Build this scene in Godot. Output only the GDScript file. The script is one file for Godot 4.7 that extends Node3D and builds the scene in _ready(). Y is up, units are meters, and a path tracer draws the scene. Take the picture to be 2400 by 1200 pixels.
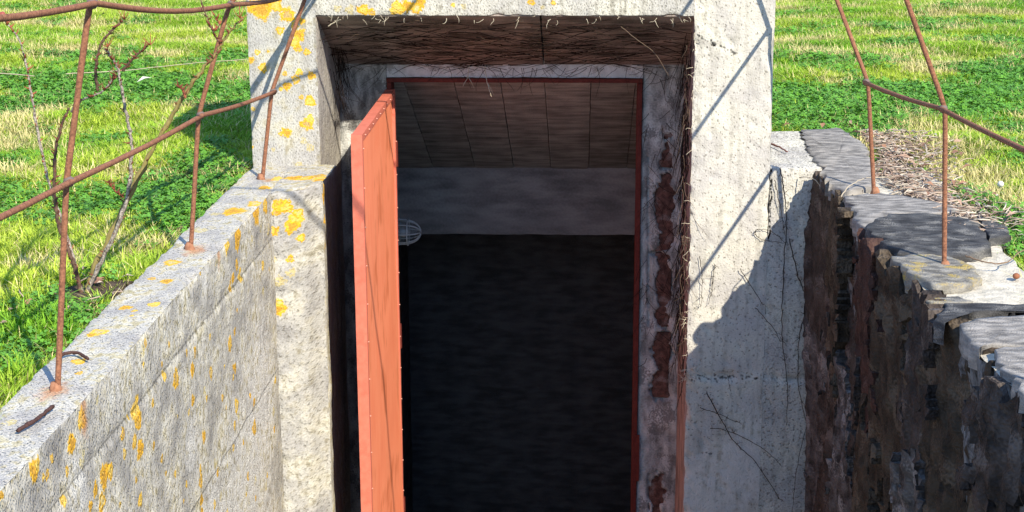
extends Node3D
# A concrete cellar doorway sunk in a lawn, with a rusty rebar arbor over the way down to it.

const SUN := Vector3(0.6, 0.92, 1.0)
const SLOPE := 25.75
const PILLAR_SPOTS := [ Vector3(-1.139, 0.565, 0.044), Vector3(-1.085, 0.577, 0.025), Vector3(-1.046, 0.543, 0.028), Vector3(-1.020, 0.505, 0.016), Vector3(-0.994, 0.520, 0.013), Vector3(-1.074, 0.487, 0.016), Vector3(-1.004, 0.475, 0.022), Vector3(-1.022, 0.445, 0.022), Vector3(-1.011, 0.427, 0.016), Vector3(-0.981, 0.415, 0.013), Vector3(-1.118, 0.415, 0.006), Vector3(-1.157, 0.412, 0.011), Vector3(-1.180, 0.384, 0.014), Vector3(-1.140, 0.357, 0.017), Vector3(-1.061, 0.336, 0.009), Vector3(-1.011, 0.342, 0.014), Vector3(-0.968, 0.331, 0.016), Vector3(-1.024, 0.315, 0.016), Vector3(-1.055, 0.290, 0.017), Vector3(-1.077, 0.281, 0.008), Vector3(-1.006, 0.250, 0.009), Vector3(-0.976, 0.237, 0.020), Vector3(-1.183, 0.239, 0.009), Vector3(-1.181, 0.207, 0.008), Vector3(-1.062, 0.124, 0.019), Vector3(-1.083, 0.119, 0.009), Vector3(-0.990, 0.155, 0.025), Vector3(-0.978, 0.173, 0.016), Vector3(-1.004, 0.093, -0.013), Vector3(-0.982, 0.070, -0.016), Vector3(-1.193, 0.069, 0.008), Vector3(-1.113, 0.061, -0.008), Vector3(-1.023, 0.007, -0.014) ]
const LINTEL_SPOTS := [ Vector3(-0.822, 0.563, -0.019), Vector3(-0.777, 0.563, 0.022), Vector3(-0.747, 0.555, 0.014), Vector3(-0.656, 0.569, 0.028), Vector3(-0.619, 0.578, 0.025), Vector3(-0.589, 0.573, 0.022), Vector3(-0.573, 0.591, 0.019), Vector3(-0.461, 0.581, 0.009), Vector3(-0.185, 0.591, 0.013), Vector3(-0.110, 0.590, 0.009), Vector3(-0.147, 0.574, -0.009), Vector3(-0.867, 0.568, -0.014), Vector3(-0.424, 0.575, -0.011) ]
const TOP_SPOTS := [ Vector3(-0.973, 5.834, 0.050), Vector3(-1.022, 5.811, 0.035), Vector3(-0.929, 5.743, 0.017), Vector3(-1.078, 5.788, 0.029), Vector3(-1.140, 5.284, 0.044), Vector3(-1.192, 4.644, 0.028), Vector3(-1.144, 4.455, 0.022), Vector3(-1.107, 4.223, 0.019), Vector3(-1.210, 4.484, 0.013), Vector3(-1.153, 4.163, 0.010), Vector3(-1.196, 4.193, 0.019), Vector3(-1.203, 3.970, 0.026), Vector3(-1.217, 3.948, 0.014), Vector3(-1.177, 3.752, 0.019), Vector3(-1.140, 3.666, 0.009), Vector3(-1.145, 4.110, 0.008), Vector3(-1.098, 5.635, 0.025), Vector3(-1.077, 5.390, 0.032), Vector3(-1.215, 5.252, -0.021), Vector3(-1.205, 5.025, -0.028), Vector3(-1.201, 3.336, -0.017) ]
const INNER_SPOTS := [ Vector3(5.319, -0.008, 0.029), Vector3(5.454, -0.018, 0.022), Vector3(5.011, -0.103, 0.013), Vector3(4.883, -0.010, 0.017), Vector3(5.033, -0.028, 0.025), Vector3(4.563, 0.004, 0.008), Vector3(4.947, -0.126, 0.012), Vector3(5.045, -0.146, 0.015), Vector3(4.914, -0.144, 0.012), Vector3(4.189, -0.099, 0.006), Vector3(4.446, -0.198, 0.010), Vector3(4.621, -0.213, 0.007), Vector3(4.942, -0.293, 0.010), Vector3(4.862, -0.309, 0.017), Vector3(4.233, -0.204, 0.019), Vector3(4.124, -0.161, 0.010), Vector3(4.413, -0.238, 0.014), Vector3(4.615, -0.318, 0.013), Vector3(4.919, -0.405, 0.011), Vector3(3.863, -0.160, 0.023), Vector3(3.868, -0.189, 0.015), Vector3(3.997, -0.191, 0.009), Vector3(4.395, -0.320, 0.011), Vector3(4.913, -0.521, 0.015), Vector3(5.157, -0.601, 0.010), Vector3(4.867, -0.569, 0.010), Vector3(5.142, -0.678, 0.018), Vector3(3.455, -0.033, 0.017), Vector3(3.380, -0.061, 0.015), Vector3(3.334, -0.108, 0.008), Vector3(3.142, -0.027, 0.017), Vector3(3.159, -0.024, 0.011), Vector3(3.738, -0.173, 0.011), Vector3(3.829, -0.226, 0.013), Vector3(3.871, -0.262, 0.017), Vector3(3.745, -0.224, 0.009), Vector3(3.583, -0.218, 0.021), Vector3(3.629, -0.224, 0.014), Vector3(4.056, -0.359, 0.008), Vector3(3.851, -0.388, 0.012), Vector3(3.510, -0.222, 0.013), Vector3(3.555, -0.270, 0.016), Vector3(3.464, -0.245, 0.010), Vector3(3.299, -0.161, 0.010), Vector3(4.426, -0.573, 0.014), Vector3(4.433, -0.539, 0.008), Vector3(4.429, -0.630, 0.013), Vector3(4.571, -0.703, 0.010), Vector3(4.494, -0.467, 0.013), Vector3(4.171, -0.449, 0.007), Vector3(5.025, -0.800, 0.010), Vector3(5.309, -0.913, 0.007), Vector3(2.973, -0.009, 0.007), Vector3(5.506, -0.117, -0.014), Vector3(5.238, -0.079, -0.010), Vector3(5.382, -0.202, 0.012) ]
const BLOCK_SPOTS := [ Vector3(-1.021, -0.048, 0.024), Vector3(-1.004, -0.058, 0.021), Vector3(-1.036, -0.070, 0.013), Vector3(-0.979, -0.107, 0.024), Vector3(-0.990, -0.130, 0.021), Vector3(-0.971, -0.085, 0.015), Vector3(-1.042, -0.138, 0.016), Vector3(-1.053, -0.133, 0.012), Vector3(-0.999, -0.243, 0.012), Vector3(-1.031, -0.311, -0.018), Vector3(-1.035, -0.410, 0.021), Vector3(-1.041, -0.387, 0.015), Vector3(-0.998, -0.288, -0.016), Vector3(-0.963, -0.175, 0.013), Vector3(-1.057, -0.235, -0.012), Vector3(-0.996, 0.019, -0.012) ]
const STEM_A := [ Vector3(-1.344, -0.026, -4.380), Vector3(-1.383, 0.169, -4.380), Vector3(-1.412, 0.274, -4.380), Vector3(-1.432, 0.400, -4.380), Vector3(-1.443, 0.514, -4.380), Vector3(-1.449, 0.581, -4.380), Vector3(-1.465, 0.665, -4.380), Vector3(-1.502, 0.720, -4.380) ]
const STEM_B := [ Vector3(-1.347, -0.020, -4.380), Vector3(-1.364, 0.075, -4.380), Vector3(-1.393, 0.181, -4.380), Vector3(-1.393, 0.297, -4.380), Vector3(-1.385, 0.377, -4.380), Vector3(-1.363, 0.446, -4.380), Vector3(-1.342, 0.491, -4.380) ]
const STEM_B2 := [ Vector3(-1.343, 0.478, -4.380), Vector3(-1.313, 0.508, -4.380), Vector3(-1.256, 0.531, -4.380), Vector3(-1.222, 0.565, -4.380), Vector3(-1.216, 0.582, -4.380) ]
const STEM_B3 := [ Vector3(-1.267, 0.534, -4.380), Vector3(-1.268, 0.587, -4.380), Vector3(-1.248, 0.654, -4.380), Vector3(-1.221, 0.687, -4.380), Vector3(-1.185, 0.720, -4.380) ]
const STEM_C := [ Vector3(-1.332, -0.020, -4.380), Vector3(-1.316, 0.040, -4.380), Vector3(-1.218, 0.228, -4.380), Vector3(-1.129, 0.390, -4.380), Vector3(-1.055, 0.504, -4.380), Vector3(-0.994, 0.588, -4.380), Vector3(-0.959, 0.627, -4.380), Vector3(-0.929, 0.671, -4.380), Vector3(-0.885, 0.724, -4.380) ]
const STEM_C2 := [ Vector3(-1.338, -0.020, -4.380), Vector3(-1.279, 0.087, -4.380), Vector3(-1.219, 0.205, -4.380), Vector3(-1.189, 0.298, -4.380), Vector3(-1.179, 0.401, -4.380), Vector3(-1.190, 0.492, -4.380), Vector3(-1.201, 0.582, -4.380), Vector3(-1.211, 0.615, -4.380), Vector3(-1.234, 0.648, -4.380) ]
const STEM_D := [ Vector3(-1.198, 0.587, -4.380), Vector3(-1.160, 0.626, -4.380), Vector3(-1.122, 0.654, -4.380) ]
const STEM_E := [ Vector3(-0.944, 0.662, -4.380), Vector3(-0.966, 0.704, -4.380), Vector3(-0.990, 0.767, -4.380) ]
const STEM_E2 := [ Vector3(-0.958, 0.687, -4.380), Vector3(-0.942, 0.704, -4.380), Vector3(-0.958, 0.731, -4.380) ]
const STEM_Fx := [ Vector3(-1.037, 0.515, -4.380), Vector3(-1.048, 0.535, -4.380), Vector3(-1.062, 0.542, -4.380) ]
const STEM_G := [ Vector3(-1.350, -0.020, -4.380), Vector3(-1.357, 0.039, -4.380), Vector3(-1.375, 0.110, -4.380), Vector3(-1.391, 0.181, -4.380) ]
const STEM_H := [ Vector3(-1.217, 0.249, -4.380), Vector3(-1.236, 0.269, -4.380), Vector3(-1.248, 0.298, -4.380) ]
const SLAB_S1 := [Vector2(0.848, -6.704), Vector2(1.010, -6.782), Vector2(1.070, -6.408), Vector2(1.020, -5.950), Vector2(0.974, -5.668), Vector2(0.877, -5.587), Vector2(0.838, -5.665), Vector2(0.830, -5.982)]
const SLAB_S2 := [Vector2(0.844, -5.521), Vector2(0.979, -5.570), Vector2(1.077, -5.489), Vector2(1.194, -5.357), Vector2(1.188, -5.298), Vector2(0.952, -5.245), Vector2(0.852, -5.090), Vector2(0.840, -5.289)]
const SLAB_S3 := [Vector2(0.854, -5.107), Vector2(0.959, -5.245), Vector2(1.075, -5.265), Vector2(1.216, -5.183), Vector2(1.176, -4.824), Vector2(1.077, -4.739), Vector2(0.892, -4.749), Vector2(0.871, -4.896)]
const SLAB_S4 := [Vector2(1.238, -5.252), Vector2(1.295, -5.130), Vector2(1.269, -4.994), Vector2(1.200, -4.941), Vector2(1.214, -5.127)]
const SLAB_S5 := [Vector2(0.874, -4.710), Vector2(0.957, -4.770), Vector2(1.035, -4.772), Vector2(1.088, -4.601), Vector2(1.086, -4.512), Vector2(1.008, -4.437), Vector2(0.912, -4.410), Vector2(0.885, -4.573)]
const SLAB_S6 := [Vector2(0.908, -4.272), Vector2(1.017, -4.275), Vector2(1.177, -4.264), Vector2(1.159, -4.191), Vector2(1.043, -4.199), Vector2(0.920, -4.146), Vector2(0.874, -4.072)]
const SLAB_S7 := [Vector2(0.913, -4.062), Vector2(0.984, -4.122), Vector2(1.156, -4.179), Vector2(1.119, -3.957), Vector2(1.076, -3.905), Vector2(0.971, -3.926), Vector2(0.931, -3.885)]
const SLAB_S8 := [Vector2(0.970, -3.879), Vector2(1.089, -3.916), Vector2(1.089, -3.731), Vector2(1.003, -3.472), Vector2(0.955, -3.553), Vector2(0.950, -3.727)]
const SLAB_S9 := [Vector2(0.905, -4.360), Vector2(0.992, -4.362), Vector2(1.015, -4.315), Vector2(0.933, -4.288), Vector2(0.892, -4.303)]
const BRICKS := [Rect2(0.295, -0.108, 0.058, 0.151), Rect2(0.288, -0.445, 0.067, 0.320), Rect2(0.290, -0.753, 0.054, 0.308), Rect2(0.287, -1.052, 0.061, 0.281), Rect2(0.282, -1.596, 0.063, 0.224)]
const VINES := [
[Vector2(0.701, -0.000), Vector2(0.720, -0.101), Vector2(0.729, -0.195), Vector2(0.726, -0.402), Vector2(0.729, -0.612), Vector2(0.756, -0.808), Vector2(0.757, -0.962)],
[Vector2(0.744, -0.258), Vector2(0.780, -0.401), Vector2(0.814, -0.489), Vector2(0.792, -0.627), Vector2(0.795, -0.808), Vector2(0.833, -0.974), Vector2(0.832, -1.143)],
[Vector2(0.460, -0.836), Vector2(0.518, -0.944), Vector2(0.567, -1.028), Vector2(0.649, -1.111), Vector2(0.741, -1.255)],
[Vector2(0.438, -0.898), Vector2(0.501, -0.919), Vector2(0.589, -0.957)],
[Vector2(0.479, -0.978), Vector2(0.551, -0.991), Vector2(0.679, -1.060), Vector2(0.748, -1.127)],
[Vector2(0.630, -0.515), Vector2(0.694, -0.588), Vector2(0.724, -0.644)],
[Vector2(0.831, -0.725), Vector2(0.841, -0.891), Vector2(0.806, -1.092), Vector2(0.791, -1.311)],
[Vector2(0.424, -0.324), Vector2(0.434, -0.404), Vector2(0.433, -0.509)],
[Vector2(0.479, -0.356), Vector2(0.470, -0.452), Vector2(0.459, -0.504)],
[Vector2(0.618, -0.235), Vector2(0.628, -0.223), Vector2(0.674, -0.227), Vector2(0.729, -0.268)],
[Vector2(0.618, -0.239), Vector2(0.652, -0.262), Vector2(0.726, -0.271)],
[Vector2(0.683, -0.039), Vector2(0.710, -0.164), Vector2(0.725, -0.240)],
[Vector2(0.571, -0.368), Vector2(0.644, -0.483), Vector2(0.660, -0.502)],
[Vector2(0.537, -0.778), Vector2(0.549, -0.831)],
]

var rng := RandomNumberGenerator.new()
var fn := FastNoiseLite.new()
var M := {}


# ---------- naming ----------
func tag(o: Node, label: String, category: String, group := "", kind := "") -> Node:
	o.set_meta("label", label)
	o.set_meta("category", category)
	if group: o.set_meta("group", group)
	if kind: o.set_meta("kind", kind)
	return o

func base(called: String, at := Vector3.ZERO) -> Node3D:
	var o := Node3D.new()
	o.name = called
	o.position = at
	add_child(o, true)
	return o

var count := {}
func numbered(parent: Node, called: String) -> String:
	var key := str(parent.get_instance_id()) + called
	count[key] = count.get(key, -1) + 1
	return called if count[key] == 0 else "%s_%03d" % [called, count[key]]

func part(parent: Node, called: String, mesh: Mesh, mat: Material = null, at := Vector3.ZERO) -> MeshInstance3D:
	var o := MeshInstance3D.new()
	o.name = numbered(parent, called)
	o.mesh = mesh
	if mat: o.material_override = mat
	o.position = at
	parent.add_child(o, true)
	return o

# ---------- noise ----------
func nz(p: Vector3, f: float) -> float:
	return fn.get_noise_3d(p.x * f * 2000.0, p.y * f * 2000.0, p.z * f * 2000.0)

func noise_bytes(w: int, h: int, freq: float, seed_: int, oct := 3, type := FastNoiseLite.TYPE_SIMPLEX_SMOOTH) -> PackedByteArray:
	var n := FastNoiseLite.new()
	n.noise_type = type
	n.seed = seed_
	n.frequency = freq
	n.fractal_type = FastNoiseLite.FRACTAL_FBM if oct > 1 else FastNoiseLite.FRACTAL_NONE
	n.fractal_octaves = oct
	var im := n.get_image(w, h, false, false, true)
	im.convert(Image.FORMAT_L8)
	return im.get_data()

func stretched_bytes(w: int, h: int, freq: float, seed_: int, sx: float, sy: float) -> PackedByteArray:
	var n := FastNoiseLite.new()
	n.seed = seed_
	n.frequency = freq
	n.fractal_octaves = 4
	var im := n.get_image(maxi(4, int(w / sx)), maxi(4, int(h / sy)), false, false, true)
	im.convert(Image.FORMAT_L8)
	im.resize(w, h, Image.INTERPOLATE_CUBIC)
	return im.get_data()

func sst(a: float, b: float, x: float) -> float:
	var t := clampf((x - a) / (b - a), 0.0, 1.0)
	return t * t * (3.0 - 2.0 * t)

# ---------- textures ----------
# a concrete surface of w by h metres; its upper left corner is at (left, top) in the surface's own metres; colours are linear
func concrete(w: float, h: float, ppm: float, sd: int, cfg: Dictionary) -> StandardMaterial3D:
	var W := maxi(8, int(w * ppm))
	var H := maxi(8, int(h * ppm))
	var m1 := noise_bytes(W, H, 5.0 / ppm, sd, 4)
	var m2 := noise_bytes(W, H, 26.0 / ppm, sd + 1, 4)
	var g := noise_bytes(W, H, 120.0 / ppm, sd + 2, 2)
	var st := stretched_bytes(W, H, 30.0 / ppm, sd + 3, cfg.get("sx", 1.0), cfg.get("sy", 9.0))
	var pk := noise_bytes(W, H, cfg.get("pit_f", 60.0) / ppm, sd + 4, 2)
	var b: Color = cfg.get("base", Color(0.44, 0.43, 0.40))
	var dc: Color = cfg.get("dirt_color", Color(0.14, 0.125, 0.095))
	var dirt: float = cfg.get("dirt", 0.5)
	var dirt_at: float = cfg.get("dirt_at", 0.52)
	var dirt_w: float = cfg.get("dirt_w", 0.2)
	var mott: float = cfg.get("mottle", 0.5)
	var streak: float = cfg.get("streak", 0.5)
	var pits: float = cfg.get("pits", 0.7)
	var pit_at: float = cfg.get("pit_at", 0.68)
	var grain: float = cfg.get("grain", 0.5)
	var moss: float = cfg.get("moss", 0.0)
	var edge: float = cfg.get("edge", 0.0)
	var out := PackedByteArray()
	out.resize(W * H * 3)
	var hb := PackedByteArray()
	hb.resize(W * H)
	var washes: Array = cfg.get("wash", [])
	var left_: float = cfg.get("left", 0.0)
	var top_: float = cfg.get("top", 0.0)
	var moss_c := Color(0.42, 0.34, 0.12)
	for y in H:
		for x in W:
			var i := y * W + x
			var a := m1[i] / 255.0
			var c := m2[i] / 255.0
			var gr := g[i] / 255.0
			var s := st[i] / 255.0
			var p := pk[i] / 255.0
			var l := 1.0 + (a - 0.5) * mott + (gr - 0.5) * grain + (c - 0.5) * 0.25 * mott
			var v := c * 0.45 + s * 0.35 + a * 0.2
			if edge > 0.0:
				var e := minf(minf(x, W - 1 - x), 30.0) / ppm
				v += edge * (1.0 - sst(0.0, 0.03, e))
			var d := sst(dirt_at, dirt_at + dirt_w, v) * dirt
			d = maxf(d, sst(0.5, 0.75, s) * streak * 0.4)
			var hh := 150.0 + (gr - 0.5) * 70.0 + (c - 0.5) * 60.0
			if p > pit_at:
				var q := sst(pit_at, pit_at + 0.09, p) * pits
				d = maxf(d, q)
				hh -= q * 110.0
			var r := lerpf(b.r * l, dc.r, d)
			var gg := lerpf(b.g * l, dc.g, d)
			var bb := lerpf(b.b * l * (1.0 - (a - 0.5) * 0.12), dc.b, d)
			for ws in washes:
				var wd := Vector2((x / ppm + left_ - ws.x) / ws.z, (top_ - y / ppm - ws.y) / (ws.z * 1.3)).length()
				if wd < 1.6:
					var wf := (1.0 - sst(0.3, 1.5, wd + (c - 0.5) * 1.2 + (s - 0.5) * 0.8)) * 0.8
					r = lerpf(r, b.r * 1.15, wf)
					gg = lerpf(gg, b.g * 1.17, wf)
					bb = lerpf(bb, b.b * 1.22, wf)
			if moss > 0.0:
				var mo := sst(0.5, 0.72, c * 0.6 + a * 0.4) * moss
				r = lerpf(r, moss_c.r, mo)
				gg = lerpf(gg, moss_c.g, mo)
				bb = lerpf(bb, moss_c.b, mo)
			out[i * 3] = clampi(int(pow(maxf(r, 0.0), 0.4545) * 255.0), 0, 255)
			out[i * 3 + 1] = clampi(int(pow(maxf(gg, 0.0), 0.4545) * 255.0), 0, 255)
			out[i * 3 + 2] = clampi(int(pow(maxf(bb, 0.0), 0.4545) * 255.0), 0, 255)
			hb[i] = clampi(int(hh), 0, 255)
	var left: float = cfg.get("left", 0.0)
	var top: float = cfg.get("top", 0.0)
	var flip: float = cfg.get("flip", 1.0)      # -1 where the second coordinate grows downwards in the picture
	# orange lichen rosettes: paler or bare in the middle, lobed edge
	var k := 0
	for sp in cfg.get("spots", []):
		k += 1
		var R: float = absf(sp.z) * ppm * cfg.get("swell", 1.0)
		var pale: bool = sp.z < 0.0
		var cx: float = (sp.x - left) * ppm
		var cy: float = (top - sp.y) * ppm * flip
		for y in range(maxi(0, int(cy - R * 1.5)), mini(H, int(cy + R * 1.5) + 1)):
			for x in range(maxi(0, int(cx - R * 1.5)), mini(W, int(cx + R * 1.5) + 1)):
				var i := y * W + x
				var dx := x - cx
				var dy := y - cy
				var ang := atan2(dy, dx)
				var rr := sqrt(dx * dx + dy * dy) / R
				rr += 0.13 * sin(ang * 3.0 + k) + 0.08 * sin(ang * 7.0 + k * 2.3) + (m2[i] / 255.0 - 0.5) * 0.45 + (g[i] / 255.0 - 0.5) * 0.45
				var f := 1.0 - sst(0.82, 1.0, rr)
				if pale: f *= 0.5 * sst(0.35, 0.6, pk[i] / 255.0 + 0.1)
				elif k % 3 == 0: f *= 0.55 + 0.45 * sst(0.3, 0.55, rr)
				if f <= 0.0: continue
				var t := 0.75 + 0.5 * (g[i] / 255.0)
				var col := Color(0.62 * t, 0.335 * t, 0.022 * t) if k % 4 else Color(0.66 * t, 0.40 * t, 0.045 * t)
				if rr < 0.5 and k % 2: col = Color(0.46 * t, 0.25 * t, 0.035 * t)
				elif rr < 0.55: col = Color(0.60 * t, 0.42 * t, 0.10 * t)
				col *= 0.88 + 0.56 * pk[i] / 255.0
				if pale: col = Color(0.60 * t, 0.46 * t, 0.12 * t)
				var old := Color8(out[i * 3], out[i * 3 + 1], out[i * 3 + 2])
				var nw := old.lerp(Color(pow(col.r, 0.4545), pow(col.g, 0.4545), pow(col.b, 0.4545)), f)
				out[i * 3] = clampi(nw.r8, 0, 255)
				out[i * 3 + 1] = clampi(nw.g8, 0, 255)
				out[i * 3 + 2] = clampi(nw.b8, 0, 255)
				hb[i] = clampi(hb[i] + int(25.0 * f), 0, 255)
	# rust bled from the bars: Vector3(x, y, radius), stretched along the second axis by cfg.rust_long
	for sp in cfg.get("rust", []):
		var R: float = sp.z * ppm
		var lo: float = cfg.get("rust_long", 1.0)
		var cx: float = (sp.x - left) * ppm
		var cy: float = (top - sp.y) * ppm * flip
		for y in range(maxi(0, int(cy - R * 2.0 * lo)), mini(H, int(cy + R * 2.0 * lo) + 1)):
			for x in range(maxi(0, int(cx - R * 2.0)), mini(W, int(cx + R * 2.0) + 1)):
				var i := y * W + x
				var rr := Vector2(x - cx, (y - cy) / lo).length() / R + (m2[i] / 255.0 - 0.5) * 1.2
				var f := (1.0 - sst(0.1, 1.25, rr)) * (0.55 + 0.4 * g[i] / 255.0)
				if f <= 0.0: continue
				var old := Color8(out[i * 3], out[i * 3 + 1], out[i * 3 + 2])
				var nw := old.lerp(Color(0.70, 0.45, 0.28), f * 0.75)
				out[i * 3] = nw.r8
				out[i * 3 + 1] = nw.g8
				out[i * 3 + 2] = nw.b8
	# hairline cracks and shutter joints
	var wiggle: float = cfg.get("wiggle", 1.0)
	for line in cfg.get("cracks", []):
		for n in line.size() - 1:
			var p0: Vector3 = line[n]
			var p1: Vector3 = line[n + 1]
			var steps := int(Vector2(p1.x - p0.x, p1.y - p0.y).length() * ppm * 1.5) + 2
			for q in steps + 1:
				var t := float(q) / steps
				var x := (lerpf(p0.x, p1.x, t) - left) * ppm
				var y := (top - lerpf(p0.y, p1.y, t)) * ppm * flip
				var wig := clampi(int(y), 0, H - 1) * W + clampi(int(x), 0, W - 1)
				x += (m2[wig] / 255.0 - 0.5) * p0.z * ppm * 4.0 * wiggle
				y += ((m2[wig] / 255.0 - 0.5) * 3.0 * wiggle + (g[wig] / 255.0 - 0.5) * 2.0) * p0.z * ppm
				if wiggle > 1.0 and m1[wig] < 105: continue
				var wd := int(p0.z * ppm * (0.4 + 1.0 * pk[wig] / 255.0))
				for yy in range(int(y) - wd, int(y) + wd + 1):
					for xx in range(int(x) - wd, int(x) + wd + 1):
						if xx < 0 or yy < 0 or xx >= W or yy >= H: continue
						var i := yy * W + xx
						for z in 3: out[i * 3 + z] = int(out[i * 3 + z] * (0.84 if wiggle > 1.0 else 0.68))
						hb[i] = maxi(0, hb[i] - 22)
	return maps(W, H, out, hb, cfg.get("bump", 3.0), cfg.get("rough", 0.95))

func maps(W: int, H: int, rgb: PackedByteArray, hb: PackedByteArray, bump: float, rough: float) -> StandardMaterial3D:
	var im := Image.create_from_data(W, H, false, Image.FORMAT_RGB8, rgb)
	var hi := Image.create_from_data(W, H, false, Image.FORMAT_L8, hb)
	hi.convert(Image.FORMAT_RGBA8)
	hi.bump_map_to_normal_map(bump)
	var m := StandardMaterial3D.new()
	m.albedo_texture = ImageTexture.create_from_image(im)
	m.normal_enabled = true
	m.normal_texture = ImageTexture.create_from_image(hi)
	m.roughness = rough
	m.metallic_specular = 0.25
	return m

# a tiling material laid on from three sides: colours between lo and hi, stretched noise
func grained(lo: Color, hi: Color, sd: int, per_m: float, sx: float, sy: float, bump: float, rough: float, contrast := 1.0, third := Color(0, 0, 0, 0), world := true) -> StandardMaterial3D:
	var S := 384
	var n := FastNoiseLite.new()
	n.seed = sd
	n.frequency = 0.035
	n.fractal_octaves = 5
	var im := n.get_seamless_image(int(S / sx), int(S / sy), false, false, 0.15)
	im.convert(Image.FORMAT_L8)
	im.resize(S, S, Image.INTERPOLATE_CUBIC)
	var a := im.get_data()
	n.seed = sd + 7
	n.frequency = 0.012
	var a2i := n.get_seamless_image(S, S, false, false, 0.15)
	a2i.convert(Image.FORMAT_L8)
	var a2 := a2i.get_data()
	n.seed = sd + 13
	n.frequency = 0.2
	n.fractal_octaves = 2
	var a3i := n.get_seamless_image(S, S, false, false, 0.15)
	a3i.convert(Image.FORMAT_L8)
	var a3 := a3i.get_data()
	var out := PackedByteArray()
	out.resize(S * S * 3)
	var hb := PackedByteArray()
	hb.resize(S * S)
	for i in S * S:
		var v := clampf(((a[i] * 0.55 + a2[i] * 0.25 + a3[i] * 0.2) / 255.0 - 0.5) * 1.7 * contrast + 0.5, 0.0, 1.0)
		var c := lo.lerp(hi, v)
		if third.a > 0.0:
			c = c.lerp(Color(third.r, third.g, third.b), sst(0.58, 0.72, a2[i] / 255.0 * 0.7 + a3[i] / 255.0 * 0.3) * third.a)
		out[i * 3] = int(pow(c.r, 0.4545) * 255.0)
		out[i * 3 + 1] = int(pow(c.g, 0.4545) * 255.0)
		out[i * 3 + 2] = int(pow(c.b, 0.4545) * 255.0)
		hb[i] = clampi(int(a[i] * 0.6 + a3[i] * 0.4), 0, 255)
	var m := maps(S, S, out, hb, bump, rough)
	m.uv1_triplanar = true
	m.uv1_world_triplanar = world
	m.uv1_scale = Vector3.ONE * per_m
	return m

func plain(c: Color, rough := 0.8, back := Color(0, 0, 0, 0)) -> StandardMaterial3D:
	var m := StandardMaterial3D.new()
	m.albedo_color = c.linear_to_srgb()
	m.roughness = rough
	m.metallic_specular = 0.3
	if back.a > 0.0:
		m.backlight_enabled = true
		m.backlight = back.linear_to_srgb()
	return m

# ---------- meshes ----------
const FACES := ["+x", "-x", "+y", "-y", "+z", "-z"]

# a rough box with worn, chipped edges; only the faces that have a material are made, and only edges between two such faces are worn
func rbox(a: Vector3, b: Vector3, step: float, r: float, chip: float, rough: float, mats: Dictionary, soft: Variant = null, push: Variant = null) -> ArrayMesh:
	var far := 10.0
	var ca := Vector3(a.x if mats.has("-x") else a.x - far, a.y if mats.has("-y") else a.y - far, a.z if mats.has("-z") else a.z - far)
	var cb := Vector3(b.x if mats.has("+x") else b.x + far, b.y if mats.has("+y") else b.y + far, b.z if mats.has("+z") else b.z + far)
	var d := b - a
	var mesh := ArrayMesh.new()
	for f in FACES:
		if not mats.has(f): continue
		var o: Vector3
		var U: Vector3
		var V: Vector3
		match f:
			"+z": o = Vector3(a.x, b.y, b.z); U = Vector3(d.x, 0, 0); V = Vector3(0, -d.y, 0)
			"+x": o = Vector3(b.x, b.y, b.z); U = Vector3(0, 0, -d.z); V = Vector3(0, -d.y, 0)
			"-x": o = Vector3(a.x, b.y, a.z); U = Vector3(0, 0, d.z); V = Vector3(0, -d.y, 0)
			"+y": o = Vector3(a.x, b.y, a.z); U = Vector3(d.x, 0, 0); V = Vector3(0, 0, d.z)
			"-y": o = Vector3(a.x, a.y, b.z); U = Vector3(d.x, 0, 0); V = Vector3(0, 0, -d.z)
			"-z": o = Vector3(b.x, b.y, a.z); U = Vector3(-d.x, 0, 0); V = Vector3(0, -d.y, 0)
		var n := V.cross(U).normalized()
		var nu := clampi(int(ceil(U.length() / step)), 1, 700)
		var nv := clampi(int(ceil(V.length() / step)), 1, 700)
		var st := SurfaceTool.new()
		st.begin(Mesh.PRIMITIVE_TRIANGLES)
		st.set_material(mats[f])
		for j in nv + 1:
			for i in nu + 1:
				var p := o + U * (float(i) / nu) + V * (float(j) / nv)
				var q := p
				if r > 0.0:
					var rr := r + chip * maxf(0.0, nz(p, 0.10) - 0.05) * 2.0 + chip * 0.5 * maxf(0.0, nz(p + Vector3(3, 1, 2), 0.4))
					if soft != null: rr *= soft.call(p)
					rr = maxf(rr, 0.0004)
					var inner := p.clamp(ca + Vector3.ONE * rr, cb - Vector3.ONE * rr)
					var dd := p - inner
					if dd.length() > 1e-6: q = inner + dd.normalized() * rr
				if rough > 0.0:
					q += Vector3(nz(p, 0.06), nz(p + Vector3(7, 0, 0), 0.06), nz(p + Vector3(0, 9, 0), 0.06)) * rough
					q += Vector3(nz(p, 0.35), nz(p + Vector3(5, 0, 0), 0.35), nz(p + Vector3(0, 5, 0), 0.35)) * rough * 0.35
				if push != null: q += n * push.call(p, f)
				st.set_uv(Vector2(float(i) / nu, float(j) / nv))
				st.add_vertex(q)
		for j in nv:
			for i in nu:
				var k := j * (nu + 1) + i
				for t in [k, k + 1, k + nu + 2, k, k + nu + 2, k + nu + 1]: st.add_index(t)
		st.generate_normals()
		st.generate_tangents()
		st.commit(mesh)
	return mesh

func all_faces(m: Material, but := []) -> Dictionary:
	var out := {}
	for f in FACES:
		if not f in but: out[f] = m
	return out

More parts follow.
